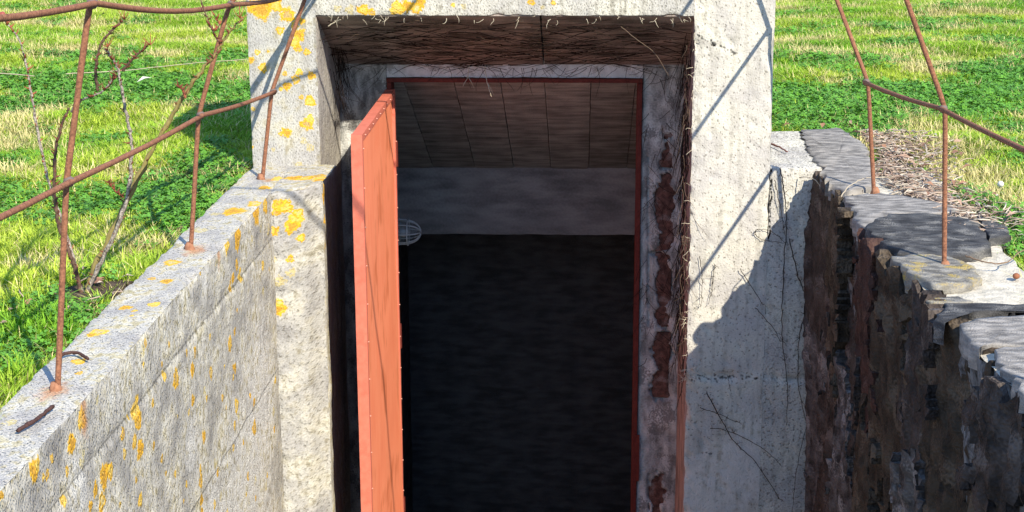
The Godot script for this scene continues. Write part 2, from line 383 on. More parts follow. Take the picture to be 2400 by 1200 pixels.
func tube(st: SurfaceTool, pts: PackedVector3Array, r0: float, r1: float, sides := 6, wob := 0.0) -> void:
	var rings := []
	var n := pts.size()
	var up := Vector3(0.31, 0.2, 0.93).normalized()
	for i in n:
		var t := (pts[mini(i + 1, n - 1)] - pts[maxi(i - 1, 0)]).normalized()
		var s := t.cross(up)
		if s.length() < 0.05: s = t.cross(Vector3.RIGHT)
		s = s.normalized()
		up = s.cross(t).normalized()
		var r := lerpf(r0, r1, float(i) / maxi(1, n - 1))
		var ring := PackedVector3Array()
		for k in sides:
			var a := TAU * k / sides
			ring.append(pts[i] + (s * cos(a) + up * sin(a)) * r * (1.0 + wob * nz(pts[i] + s * cos(a) * 0.1, 0.9)))
		rings.append(ring)
	for i in n - 1:
		for k in sides:
			var k2 := (k + 1) % sides
			for q in [rings[i][k], rings[i + 1][k2], rings[i + 1][k], rings[i][k], rings[i][k2], rings[i + 1][k2]]: st.add_vertex(q)
	for e in [0, n - 1]:
		for k in range(1, sides - 1):
			if e == 0:
				for q in [rings[e][0], rings[e][k + 1], rings[e][k]]: st.add_vertex(q)
			else:
				for q in [rings[e][0], rings[e][k], rings[e][k + 1]]: st.add_vertex(q)

func begin() -> SurfaceTool:
	var st := SurfaceTool.new()
	st.begin(Mesh.PRIMITIVE_TRIANGLES)
	st.set_smooth_group(0)
	return st

func done(st: SurfaceTool, smooth := true) -> ArrayMesh:
	if smooth: st.index()
	st.generate_normals()
	return st.commit()

# a smooth curve through points
func curve(pts: Array, per := 5, wob := 0.0) -> PackedVector3Array:
	var out := PackedVector3Array()
	for i in pts.size() - 1:
		var p0: Vector3 = pts[maxi(i - 1, 0)]
		var p1: Vector3 = pts[i]
		var p2: Vector3 = pts[i + 1]
		var p3: Vector3 = pts[mini(i + 2, pts.size() - 1)]
		for k in per:
			var q := p1.cubic_interpolate(p2, p0, p3, float(k) / per)
			if wob > 0.0: q += Vector3(rng.randf_range(-wob, wob), rng.randf_range(-wob, wob), rng.randf_range(-wob, wob))
			out.append(q)
	out.append(pts[-1])
	return out

# an irregular flat stone: outline in plan, worn top, broken edges going down
func slab_mesh(poly: Array, top: float, thick: float, bump: float, jag: float) -> ArrayMesh:
	var ring := PackedVector2Array()
	for i in poly.size():
		var p: Vector2 = poly[i]
		var q: Vector2 = poly[(i + 1) % poly.size()]
		var n := maxi(2, int(p.distance_to(q) / 0.028))
		for k in n:
			var t := float(k) / n
			var w := p.lerp(q, t)
			w += Vector2(rng.randf_range(-jag, jag), rng.randf_range(-jag, jag)) * (0.5 if k == 0 else 1.0)
			var notch := maxf(0.0, nz(Vector3(w.x * 0.3, 1.0, w.y), 0.22)) + 0.6 * maxf(0.0, nz(Vector3(w.x, 5.0, w.y), 0.6))
			if w.x < wall_x(w.y) + 0.05: w.x += 0.055 * notch
			ring.append(w)
	var c := Vector2.ZERO
	for p in ring: c += p / ring.size()
	var st := begin()
	var n := ring.size()
	var loops := []
	var heights := [[0.0, 0.0], [0.3, 0.0], [0.6, 0.0], [0.86, 0.0], [0.985, -0.001], [1.0, -0.005], [1.004, -thick * 0.5], [0.99, -thick]]
	for h in heights:
		var lp := PackedVector3Array()
		for k in n:
			var w: Vector2 = c.lerp(ring[k], h[0])
			if h[0] > 0.99: w += Vector2(nz(Vector3(ring[k].x, h[1] * 4.0, ring[k].y), 0.7), nz(Vector3(ring[k].y, h[1] * 4.0, ring[k].x), 0.7)) * 0.006
			lp.append(Vector3(w.x, top + h[1] + bump * 0.6 * (nz(Vector3(w.x, 0, w.y), 0.05) + 0.3 * nz(Vector3(w.x * 2.0, 0, w.y * 0.7), 0.3)), w.y))
		loops.append(lp)
	for i in loops.size() - 1:
		for k in n:
			var k2 := (k + 1) % n
			var A: Vector3 = loops[i][k]
			var B: Vector3 = loops[i][k2]
			var C: Vector3 = loops[i + 1][k]
			var D: Vector3 = loops[i + 1][k2]
			var tri := [A, C, D, A, D, B]
			if (C - A).cross(D - A).y > 0.0 and i < 4 or i >= 4 and (C - A).cross(D - A).dot(Vector3(C.x - c.x, 0, C.z - c.y)) > 0.0: tri = [A, D, C, A, B, D]
			for q in tri: st.add_vertex(q)
	return done(st)

# a broken slate of the wall's face; x is along the wall, y up, z out of the wall: split in upright leaves, with broken ends
func face_stone(w: float, h: float, out: float, peaked: bool) -> ArrayMesh:
	var st := SurfaceTool.new()
	st.begin(Mesh.PRIMITIVE_TRIANGLES)
	st.set_smooth_group(-1)
	var layers := rng.randi_range(2, 4)
	var lw := w
	var lh := h
	var c := Vector2.ZERO
	var z := out
	var tilt := Vector2(rng.randf_range(-0.16, 0.16), rng.randf_range(-0.03, 0.05))
	for l in layers:
		var n := 26
		var rim := []
		var mid := []
		var foot := []
		var skew := rng.randf_range(-0.25, 0.25)
		var sd := Vector3(rng.randf() * 40.0, rng.randf() * 40.0, 0.0)
		for k in n:
			var a := TAU * k / n + rng.randf_range(-0.06, 0.06)
			var e := lerpf(1.0, 1.0 / maxf(absf(cos(a)), absf(sin(a))), 0.62)
			var rr := e * (1.0 + rng.randf_range(-0.10, 0.07))
			var p := Vector2(cos(a) * rr * lw * 0.5, sin(a) * rr * lh * 0.5)
			p.x += skew * p.y * 0.5
			if peaked and p.y > 0.15 * lh: p.y += rng.randf_range(-0.10, 0.0) * (0.4 + absf(cos(a)))
			var q := c + p
			var zz := z + tilt.x * q.x + tilt.y * q.y
			rim.append(Vector3(q.x, q.y, zz + 0.006 * nz(sd + Vector3(q.x, q.y, 0), 0.3)))
			var m := c + p * 0.6
			mid.append(Vector3(m.x, m.y, z + 0.003 + tilt.x * m.x + tilt.y * m.y + 0.014 * nz(sd + Vector3(m.x, m.y * 0.4, 0), 0.25)))
			foot.append(Vector3(q.x * 1.01, q.y * 1.01, zz - (0.09 if l == 0 else 0.03)))
		var mc := Vector3(c.x, c.y, z + 0.004 + tilt.x * c.x + tilt.y * c.y)
		for k in n:
			var j := (k + 1) % n
			for q in [mc, mid[j], mid[k], mid[k], mid[j], rim[j], mid[k], rim[j], rim[k], rim[k], rim[j], foot[j], rim[k], foot[j], foot[k]]: st.add_vertex(q)
		c += Vector2(rng.randf_range(-0.16, 0.16) * lw, rng.randf_range(-0.12, 0.12) * lh)
		lw *= rng.randf_range(0.5, 0.8)
		lh *= rng.randf_range(0.55, 0.85)
		z += rng.randf_range(0.009, 0.022)
	st.generate_normals()
	return st.commit()

# ---------- the scene ----------
func _ready() -> void:
	rng.seed = 4711
	fn.seed = 11
	fn.frequency = 0.03
	fn.fractal_octaves = 3

	var cam := Camera3D.new()
	cam.name = "camera"
	cam.position = Vector3(0, 1.242, 0)
	cam.rotation_order = EULER_ORDER_YXZ
	cam.rotation_degrees = Vector3(-14.66, 2.434, -0.218)
	cam.fov = 17.036
	cam.near = 0.05
	cam.far = 1500.0
	add_child(cam)
	cam.current = true

	var env := Environment.new()
	env.background_mode = Environment.BG_SKY
	var sky := Sky.new()
	var sm := ProceduralSkyMaterial.new()
	sm.sky_top_color = Color(0.42, 0.56, 0.77)
	sm.sky_horizon_color = Color(0.76, 0.83, 0.90)
	sm.sky_curve = 0.14
	sm.ground_bottom_color = Color(0.12, 0.14, 0.08)
	sm.ground_horizon_color = Color(0.4, 0.45, 0.4)
	sm.sun_angle_max = 20.0
	sky.sky_material = sm
	env.sky = sky
	env.background_energy_multiplier = 1.35
	env.tonemap_mode = Environment.TONE_MAPPER_LINEAR
	env.tonemap_exposure = 1.52
	env.sdfgi_enabled = true
	env.ssao_enabled = true
	env.ssil_enabled = true
	var we := WorldEnvironment.new()
	we.name = "world_environment"
	we.environment = env
	add_child(we)

	var sun := DirectionalLight3D.new()
	sun.name = "sun"
	sun.light_color = Color(1.0, 0.962, 0.885)
	sun.light_energy = 1.6
	sun.light_angular_distance = 0.5
	sun.shadow_enabled = true
	add_child(sun)
	sun.look_at_from_position(SUN * 20.0, Vector3.ZERO)

	materials()
	ground()
	portal()
	side_wall()
	stone_wall()
	arbor()
	lamp()
	rose()
	vines()
	small_things()
	roots()
	lawn()


func materials() -> void:
	M.rust = grained(Color(0.12, 0.05, 0.032), Color(0.40, 0.18, 0.10), 21, 9.0, 1.0, 1.0, 2.0, 0.85, 1.2)
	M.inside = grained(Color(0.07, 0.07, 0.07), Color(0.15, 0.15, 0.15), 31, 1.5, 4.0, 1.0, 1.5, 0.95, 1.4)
	M.beam = grained(Color(0.20, 0.21, 0.215), Color(0.42, 0.43, 0.44), 33, 0.9, 4.0, 1.0, 1.5, 0.95, 1.3)
	M.board = grained(Color(0.13, 0.13, 0.125), Color(0.50, 0.50, 0.49), 35, 1.6, 7.0, 1.0, 2.0, 0.9, 1.2)
	M.board2 = grained(Color(0.10, 0.10, 0.097), Color(0.41, 0.41, 0.40), 36, 1.7, 7.0, 1.0, 2.0, 0.9, 1.2)
	M.soffit = grained(Color(0.075, 0.062, 0.055), Color(0.40, 0.335, 0.30), 37, 1.6, 8.0, 1.0, 2.5, 0.95, 1.5)
	M.plaster = grained(Color(0.55, 0.54, 0.54), Color(0.84, 0.83, 0.83), 39, 1.6, 1.0, 1.5, 3.0, 0.95, 1.2, Color(0.12, 0.10, 0.09, 0.55))
	M.jamb = grained(Color(0.17, 0.172, 0.165), Color(0.62, 0.62, 0.59), 40, 1.3, 1.0, 3.0, 3.0, 0.95, 1.6, Color(0.06, 0.05, 0.045, 0.7))
	M.brick = grained(Color(0.06, 0.030, 0.024), Color(0.21, 0.10, 0.075), 41, 3.0, 1.0, 1.0, 3.0, 0.95, 1.3, Color(0.30, 0.27, 0.25, 0.5))
	M.reveal = grained(Color(0.16, 0.115, 0.105), Color(0.46, 0.35, 0.32), 43, 1.4, 1.0, 5.0, 2.0, 0.95, 1.3)
	M.frame = grained(Color(0.085, 0.014, 0.010), Color(0.17, 0.032, 0.022), 45, 4.0, 1.0, 1.0, 1.0, 0.6, 1.0)
	M.mortar = grained(Color(0.40, 0.365, 0.29), Color(0.68, 0.62, 0.51), 47, 1.8, 1.0, 1.0, 4.0, 0.95, 1.2)
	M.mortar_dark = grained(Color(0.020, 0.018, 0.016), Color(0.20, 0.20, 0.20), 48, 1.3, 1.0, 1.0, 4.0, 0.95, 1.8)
	M.slates = [
		grained(Color(0.12, 0.113, 0.105), Color(0.40, 0.37, 0.335), 51, 2.2, 2.6, 1.0, 5.0, 0.85, 1.5, Color(0.05, 0.048, 0.046, 0.5)),
		grained(Color(0.026, 0.025, 0.025), Color(0.10, 0.098, 0.097), 52, 2.2, 2.2, 1.0, 7.0, 0.75, 1.4, Color(0.36, 0.34, 0.30, 0.4)),
		grained(Color(0.11, 0.105, 0.095), Color(0.34, 0.32, 0.28), 53, 2.0, 2.0, 1.0, 7.0, 0.85, 1.4, Color(0.46, 0.33, 0.07, 0.85)),
	]
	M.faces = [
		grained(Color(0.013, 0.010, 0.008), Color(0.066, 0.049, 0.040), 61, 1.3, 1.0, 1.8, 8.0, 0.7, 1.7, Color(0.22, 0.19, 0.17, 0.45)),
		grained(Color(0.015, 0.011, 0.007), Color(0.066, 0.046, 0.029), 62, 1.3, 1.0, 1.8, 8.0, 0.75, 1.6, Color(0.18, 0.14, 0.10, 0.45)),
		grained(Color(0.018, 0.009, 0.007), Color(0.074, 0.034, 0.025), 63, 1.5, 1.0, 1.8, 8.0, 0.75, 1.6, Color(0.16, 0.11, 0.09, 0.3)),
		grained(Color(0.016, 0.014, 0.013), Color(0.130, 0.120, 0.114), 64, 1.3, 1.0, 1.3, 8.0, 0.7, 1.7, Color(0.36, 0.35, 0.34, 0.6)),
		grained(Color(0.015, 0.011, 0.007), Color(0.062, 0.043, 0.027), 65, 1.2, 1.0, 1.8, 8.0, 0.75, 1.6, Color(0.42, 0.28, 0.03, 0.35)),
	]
	M.soil = grained(Color(0.075, 0.105, 0.025), Color(0.24, 0.27, 0.085), 71, 0.8, 1.0, 1.0, 3.0, 1.0, 1.3)
	M.path = grained(Color(0.16, 0.15, 0.13), Color(0.34, 0.33, 0.30), 73, 0.8, 1.0, 1.0, 3.0, 0.95, 1.2)
	M.concrete = grained(Color(0.26, 0.25, 0.23), Color(0.48, 0.47, 0.44), 75, 0.9, 1.0, 1.0, 3.0, 0.95, 1.2)


func gy(x: float, z: float) -> float:
	return -0.035 + 0.022 * fn.get_noise_2d(x * 40.0, z * 40.0)


func ground() -> void:
	var st := begin()
	for r in [[-9.0, -1.2, -18.0, 2.4, 0.2], [-1.2, 0.67, -18.0, -7.3, 0.2], [0.67, 9.0, -18.0, -6.7, 0.2], [1.02, 9.0, -6.7, 2.4, 0.2], [-1.2, 1.02, 0.15, 2.4, 0.3],
			[-500.0, 500.0, -700.0, -18.0, 100.0], [-500.0, -9.0, -18.0, 2.4, 60.0], [9.0, 500.0, -18.0, 2.4, 60.0], [-500.0, 500.0, 2.4, 400.0, 100.0]]:
		var nx := int(ceil((r[1] - r[0]) / r[4]))
		var nzz := int(ceil((r[3] - r[2]) / r[4]))
		for i in nx:
			for j in nzz:
				var x0 := lerpf(r[0], r[1], float(i) / nx)
				var x1 := lerpf(r[0], r[1], float(i + 1) / nx)
				var z0 := lerpf(r[2], r[3], float(j) / nzz)
				var z1 := lerpf(r[2], r[3], float(j + 1) / nzz)
				var P := func(x: float, z: float) -> Vector3: return Vector3(x, gy(x, z) if absf(x) < 9.01 and z > -18.01 and z < 2.41 else -0.04, z)
				for q in [P.call(x0, z0), P.call(x1, z0), P.call(x1, z1), P.call(x0, z0), P.call(x1, z1), P.call(x0, z1)]: st.add_vertex(q)
	var g := part(self, "ground", done(st), M.soil)
	tag(g, "lawn soil around the sunken cellar doorway", "ground", "", "structure")
	var p := part(self, "path", rbox(Vector3(-1.3, -1.98, -6.6), Vector3(1.3, -1.78, -2.4), 0.1, 0.0, 0.0, 0.004, all_faces(M.path)))
	tag(p, "concrete floor of the sunken way to the red door", "path", "", "structure")
	var s := base("stairs")
	tag(s, "concrete steps down to the sunken doorway", "stairs", "", "structure")
	for k in 9:
		part(s, "step", rbox(Vector3(-1.25, -2.0, -2.4 + k * 0.29), Vector3(1.25, -1.78 + (k + 1) * 0.185, -2.4 + (k + 1) * 0.29), 0.12, 0.01, 0.01, 0.002, {"+y": M.path, "-z": M.path}))


func portal() -> void:
	var o := base("cellar_entrance")
	tag(o, "board-marked concrete cellar entrance with an open salmon red door", "cellar entrance")
	var Zf := -6.0
	var Zb := -6.51
	var top := 0.78
	var lp := {"left": -1.19, "top": top, "base": Color(0.46, 0.45, 0.42), "dirt": 0.55, "dirt_at": 0.57, "streak": 0.45, "sy": 12.0, "pits": 0.7, "pit_at": 0.70, "pit_f": 130.0, "edge": 0.13, "mottle": 0.4, "spots": PILLAR_SPOTS, "bump": 2.5, "moss": 0.2}
	var cl := concrete(0.247, 2.58, 520.0, 101, lp)
	var c_side := concrete(0.56, 2.58, 260.0, 103, {"base": Color(0.44, 0.41, 0.37), "dirt": 0.4, "pits": 0.4, "streak": 0.4})
	var soft := func(p: Vector3) -> float: return 0.0 if (p.y > 0.535 and absf(p.x + 0.28) < 0.70) or (p.x > 0.64 and p.y < -0.25) else 1.0
	part(o, "pillar", rbox(Vector3(-1.19, -1.8, -6.56), Vector3(-0.943, top, Zf), 0.013, 0.005, 0.012, 0.003, {"+z": cl, "+x": c_side, "-x": M.concrete, "+y": M.concrete}, soft)).set_meta("label", "left pillar with orange lichen")
	var rp := {"left": 0.384, "top": top, "base": Color(0.55, 0.525, 0.47), "dirt": 0.45, "dirt_at": 0.575, "streak": 0.4, "pits": 0.7, "pit_at": 0.74, "pit_f": 70.0, "mottle": 0.36, "grain": 0.2, "bump": 2.5,
		"wash": [Vector3(0.62, -1.1, 0.12), Vector3(0.45, -1.3, 0.15)], "wiggle": 6.0, "cracks": [[Vector3(0.385, -0.785, 0.0022), Vector3(0.50, -0.79, 0.0022), Vector3(0.667, -0.785, 0.0022)], [Vector3(0.40, 0.47, 0.003), Vector3(0.46, 0.44, 0.003), Vector3(0.52, 0.42, 0.002)], [Vector3(0.41, -1.0, 0.002), Vector3(0.47, -1.03, 0.002)], [Vector3(0.43, -1.09, 0.002), Vector3(0.49, -1.08, 0.002)]]}
	var cr := concrete(0.283, 2.58, 520.0, 111, rp)
	var ledge := func(p: Vector3, f: String) -> float:
		if f != "+z": return 0.0
		var line := p.y + 0.785 + 0.012 * nz(p, 0.12)
		var d := 0.005 * sst(0.01, -0.01, line) - 0.020 * exp(-pow(line / 0.013, 2.0)) * clampf(0.5 + 1.6 * nz(p + Vector3(2, 0, 0), 0.15), 0.0, 1.0)
		d -= 0.030 * maxf(0.0, nz(p, 0.22) - 0.12) * exp(-pow((p.y - 0.44 - 0.05 * nz(p, 0.1)) / 0.022, 2.0)) * sst(0.68, 0.5, p.x)
		var edge_ := sst(0.07, 0.0, p.x - 0.384)
		return d - 0.012 * maxf(0.0, nz(p + Vector3(1, 2, 3), 0.3) - 0.24 + 0.18 * edge_) - (0.004 * absf(nz(p, 0.25)) if p.y < -0.78 else 0.0)
	part(o, "pillar", rbox(Vector3(0.384, -1.8, -6.56), Vector3(0.667, top, Zf), 0.012, 0.006, 0.032, 0.003, {"+z": cr, "-x": M.reveal, "+x": M.concrete, "+y": M.concrete}, soft, ledge)).set_meta("label", "right pillar, pale and crumbling at its inner edge")
	var ln := {"left": -0.943, "top": top, "base": Color(0.50, 0.485, 0.44), "dirt": 0.6, "dirt_at": 0.55, "streak": 0.4, "pits": 0.7, "pit_at": 0.70, "pit_f": 110.0, "spots": LINTEL_SPOTS, "bump": 3.0, "mottle": 0.45}
	var ct := concrete(1.327, 0.24, 420.0, 121, ln)
	part(o, "lintel", rbox(Vector3(-0.943, 0.54, -6.2), Vector3(0.384, top, Zf), 0.013, 0.005, 0.018, 0.003, {"+z": ct, "-y": M.soffit, "+y": M.concrete}))
	var block := concrete(0.233, 1.8, 520.0, 131, {"left": 0.667, "top": 0.0, "base": Color(0.53, 0.508, 0.458), "dirt": 0.4, "dirt_at": 0.57, "streak": 0.35, "pits": 0.7, "pit_at": 0.72, "pit_f": 70.0, "mottle": 0.45, "bump": 3.5,
		"cracks": [[Vector3(0.673, 0.0, 0.0022), Vector3(0.670, -0.14, 0.002), Vector3(0.672, -0.27, 0.0015)]]})
	var block_top := concrete(0.233, 0.72, 360.0, 133, {"base": Color(0.52, 0.50, 0.45), "dirt": 0.3, "dirt_at": 0.6, "pits": 0.6, "bump": 5.0})
	part(o, "side_block", rbox(Vector3(0.6672, -1.8, -6.72), Vector3(0.90, 0.002, Zf - 0.001), 0.013, 0.007, 0.02, 0.004, {"+z": block, "+y": block_top, "+x": M.concrete, "-z": M.concrete}, null, ledge)).set_meta("label", "low block to the right of the pillar")

	# the underside of the lintel: two rough boards, then the boarded ceiling that follows the way down
	var wood := func(x0: float, x1: float, len_: float, m: Material) -> ArrayMesh:
		return rbox(Vector3(x0, 0.0, -len_), Vector3(x1, 0.12, 0.0), 0.03, 0.002, 0.003, 0.002, {"-y": m, "+x": m, "-x": m, "+z": m, "-z": m})
	for s in [[-0.95, -0.154], [-0.149, 0.392]]:
		part(o, "soffit_panel", wood.call(s[0], s[1], 0.59, M.soffit), null, Vector3(0, 0.538, -6.008)).rotation_degrees.x = -SLOPE
	var xs := [-0.96, -0.70, -0.504, -0.323, -0.151, 0.028, 0.203, 0.37]
	for k in 7:
		var b := part(o, "ceiling_panel", wood.call(xs[k] + 0.0006, xs[k + 1] - 0.0006, 1.52, [M.board, M.board2][[0, 1, 0, 0, 0, 1, 1][k]]), null, Vector3(0, 0.243 + [0.0, 0.002, 0.0005, 0.003, 0.0, 0.0025, 0.001][k], -6.53))
		b.rotation_degrees.x = -SLOPE
	var slab := part(o, "roof_slab", rbox(Vector3(-1.188, 0.0, -2.1), Vector3(0.665, 0.14, 0.0), 0.1, 0.01, 0.01, 0.003, all_faces(M.concrete)), null, Vector3(0, 0.545, -6.12))
	slab.rotation_degrees.x = -SLOPE

	# the wall that holds the door
	var bw := part(o, "door_wall", rbox(Vector3(-0.95, -1.8, -6.63), Vector3(-0.757, 0.40, Zb), 0.014, 0.006, 0.006, 0.003, {"+z": M.jamb, "+x": M.jamb}))
	part(bw, "plaster_strip", rbox(Vector3(-0.757, 0.243, -6.63), Vector3(0.226, 0.40, Zb), 0.014, 0.004, 0.006, 0.003, {"+z": M.plaster, "-y": M.plaster}))
	var hole := func(p: Vector3, f: String) -> float:
		if f != "+z": return 0.0
		var d := 0.0
		for r in BRICKS:
			var q := Vector2(p.x, p.y)
			var inside: Vector2 = (q - r.get_center()).abs() - r.size * 0.5
			var e := maxf(inside.x, inside.y) + 0.006 + 0.036 * nz(p, 0.12) + 0.020 * nz(p, 0.45)
			d = minf(d, -0.020 * (1.0 - sst(-0.004, 0.004, e)))
		var gx := 0.254 - 0.0165 * (p.y + 0.08) + 0.004 * nz(p, 0.3)
		if (p.y < -0.06 and p.y > -0.75) or p.y < -1.37: d -= 0.018 * exp(-pow((p.x - gx) / 0.0045, 2.0)) * (0.7 + nz(p, 0.4))
		if p.y < -1.05 and p.y > -1.36: d += 0.006 * nz(p, 0.15)
		return d + 0.005 * nz(p, 0.12)
	part(bw, "brick_jamb", rbox(Vector3(0.226, -1.8, -6.63), Vector3(0.40, 0.40, Zb), 0.006, 0.005, 0.008, 0.002, {"+z": M.jamb, "-x": M.jamb}, null, hole))
	for r in BRICKS:
		part(bw, "brick", rbox(Vector3(r.position.x - 0.006, r.position.y + 0.002, -6.6), Vector3(r.end.x + 0.006, r.end.y - 0.002, -6.517), 0.010, 0.006, 0.010, 0.006, {"+z": M.brick, "+y": M.brick, "-y": M.brick, "+x": M.brick, "-x": M.brick}))

	# red steel frame
	var fr := part(o, "door_frame", rbox(Vector3(-0.757, 0.226, -6.60), Vector3(0.226, 0.2425, -6.50), 0.03, 0.002, 0.0, 0.001, all_faces(M.frame)))
	part(fr, "frame_jamb", rbox(Vector3(0.206, -1.79, -6.60), Vector3(0.2255, 0.226, -6.498), 0.05, 0.002, 0.0, 0.001, all_faces(M.frame)))
	part(fr, "frame_jamb", rbox(Vector3(-0.7565, -1.79, -6.60), Vector3(-0.738, 0.226, -6.502), 0.05, 0.002, 0.0, 0.001, all_faces(M.frame)))
	part(fr, "strike_plate", rbox(Vector3(0.216, -1.40, -6.50), Vector3(0.236, -1.20, -6.492), 0.05, 0.002, 0.0, 0.001, all_faces(M.frame)))

	# the room behind
	var beam := part(o, "ceiling_beam", rbox(Vector3(-0.95, -0.707, -8.0), Vector3(0.42, -0.36, -7.83), 0.03, 0.012, 0.01, 0.004, all_faces(M.beam)))
	beam.set_meta("label", "grey beam where the ceiling stops")
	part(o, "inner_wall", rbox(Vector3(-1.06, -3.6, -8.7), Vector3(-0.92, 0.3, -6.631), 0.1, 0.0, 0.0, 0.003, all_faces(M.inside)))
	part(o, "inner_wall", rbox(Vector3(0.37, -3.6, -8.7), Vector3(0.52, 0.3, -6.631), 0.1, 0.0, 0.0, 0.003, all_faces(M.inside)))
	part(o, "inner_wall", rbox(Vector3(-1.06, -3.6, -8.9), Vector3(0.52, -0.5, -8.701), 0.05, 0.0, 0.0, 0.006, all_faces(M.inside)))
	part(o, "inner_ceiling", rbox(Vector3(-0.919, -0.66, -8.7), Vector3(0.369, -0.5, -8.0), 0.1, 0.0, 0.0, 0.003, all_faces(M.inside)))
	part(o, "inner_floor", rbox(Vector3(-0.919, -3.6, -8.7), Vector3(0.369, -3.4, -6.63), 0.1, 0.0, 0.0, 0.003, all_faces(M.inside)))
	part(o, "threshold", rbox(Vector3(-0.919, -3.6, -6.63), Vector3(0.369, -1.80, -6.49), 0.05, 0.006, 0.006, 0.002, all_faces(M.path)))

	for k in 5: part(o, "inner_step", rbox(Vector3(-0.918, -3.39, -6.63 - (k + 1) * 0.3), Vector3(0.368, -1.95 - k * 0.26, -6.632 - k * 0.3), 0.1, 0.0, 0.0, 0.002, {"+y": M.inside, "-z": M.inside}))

	door(o)


func door_paint(sd: int, lo: Color, hi: Color) -> StandardMaterial3D:
	var W := 400
	var H := 800
	var s := stretched_bytes(W, H, 0.05, sd, 1.0, 14.0)
	var b := noise_bytes(W, H, 0.006, sd + 1, 4)
	var g := noise_bytes(W, H, 0.3, sd + 2, 2)
	var out := PackedByteArray()
	out.resize(W * H * 3)
	var hb := PackedByteArray()
	hb.resize(W * H)
	for i in W * H:
		var v := clampf((s[i] / 255.0 - 0.5) * 1.3 + (b[i] / 255.0 - 0.5) * 1.2 + 0.5, 0.0, 1.0)
		var c := lo.lerp(hi, v)
		var stain := sst(0.58, 0.80, s[i] / 255.0 * 0.35 + b[i] / 255.0 * 0.65)
		c = c.lerp(Color(0.55, 0.13, 0.045), stain * 0.65)
		if g[i] > 226: c = c.lerp(Color(0.75, 0.5, 0.4), 0.5)
		out[i * 3] = clampi(int(pow(c.r, 0.4545) * 255.0), 0, 255)
		out[i * 3 + 1] = clampi(int(pow(c.g, 0.4545) * 255.0), 0, 255)
		out[i * 3 + 2] = clampi(int(pow(c.b, 0.4545) * 255.0), 0, 255)
		hb[i] = clampi(int(128.0 + (s[i] - 128.0) * 0.12 + (g[i] - 128.0) * 0.1), 0, 255)
	return maps(W, H, out, hb, 1.0, 0.55)


func door(o: Node3D) -> void:
	var wood := door_paint(201, Color(0.84, 0.245, 0.125), Color(0.90, 0.30, 0.16))
	var steel := grained(Color(0.56, 0.155, 0.10), Color(0.67, 0.195, 0.13), 205, 2.5, 1.0, 1.0, 0.7, 0.5, 1.0, Color(0.40, 0.10, 0.06, 0.35), false)
	var D := Node3D.new()
	D.name = "door"
	D.position = Vector3(-0.740, -1.73, -6.475)
	D.rotation_degrees.y = -0.4
	o.add_child(D)
	D.set_meta("label", "salmon red door leaf standing open, screwed into a steel edge")
	var h := 1.935
	var w := 0.953
	var bow := func(p: Vector3, f: String) -> float: return (0.004 * sin(p.y * 2.1 + 0.6) + 0.003 * nz(p, 0.03)) if f == "+x" else 0.0
	var pn := all_faces(wood)
	pn["-x"] = M.frame
	part(D, "panel", rbox(Vector3(-0.014, 0.01, 0.01), Vector3(0.0135, h - 0.012, w - 0.008), 0.03, 0.001, 0.0, 0.001, pn, null, bow))
	# channels folded round the edges
	var ch := all_faces(steel)
	part(D, "edge_channel", rbox(Vector3(-0.0195, 0.0, w - 0.030), Vector3(0.0195, h, w), 0.02, 0.0025, 0.0, 0.0008, ch))
	part(D, "edge_channel", rbox(Vector3(-0.0185, h - 0.028, 0.032), Vector3(0.0185, h - 0.0015, w - 0.031), 0.02, 0.0025, 0.0, 0.0008, ch))
	part(D, "edge_channel", rbox(Vector3(-0.0195, 0.0, 0.0), Vector3(0.0195, h, 0.031), 0.02, 0.0025, 0.0, 0.0008, ch))
	part(D, "edge_channel", rbox(Vector3(-0.0185, 0.0, 0.032), Vector3(0.0185, 0.028, w - 0.031), 0.02, 0.0025, 0.0, 0.0008, ch))
	var sc := SphereMesh.new()
	sc.radius = 0.0034
	sc.height = 0.005
	sc.radial_segments = 8
	sc.rings = 4
	var zinc := plain(Color(0.60, 0.30, 0.23), 0.4)
	for k in 9: part(D, "screw", sc, zinc, Vector3(0.0195, h - 0.014, 0.06 + k * 0.102))
	for k in 14:
		part(D, "screw", sc, zinc, Vector3(0.0200, h - 0.05 - k * 0.134, w - 0.019))
		part(D, "screw", sc, zinc, Vector3(0.0200, h - 0.07 - k * 0.131, 0.016))
	for k in 3:
		var cy := CylinderMesh.new()
		cy.top_radius = 0.011
		cy.bottom_radius = 0.011
		cy.height = 0.10
		part(D, "hinge", cy, M.frame, Vector3(0.012, 0.2 + k * 0.74, -0.014))


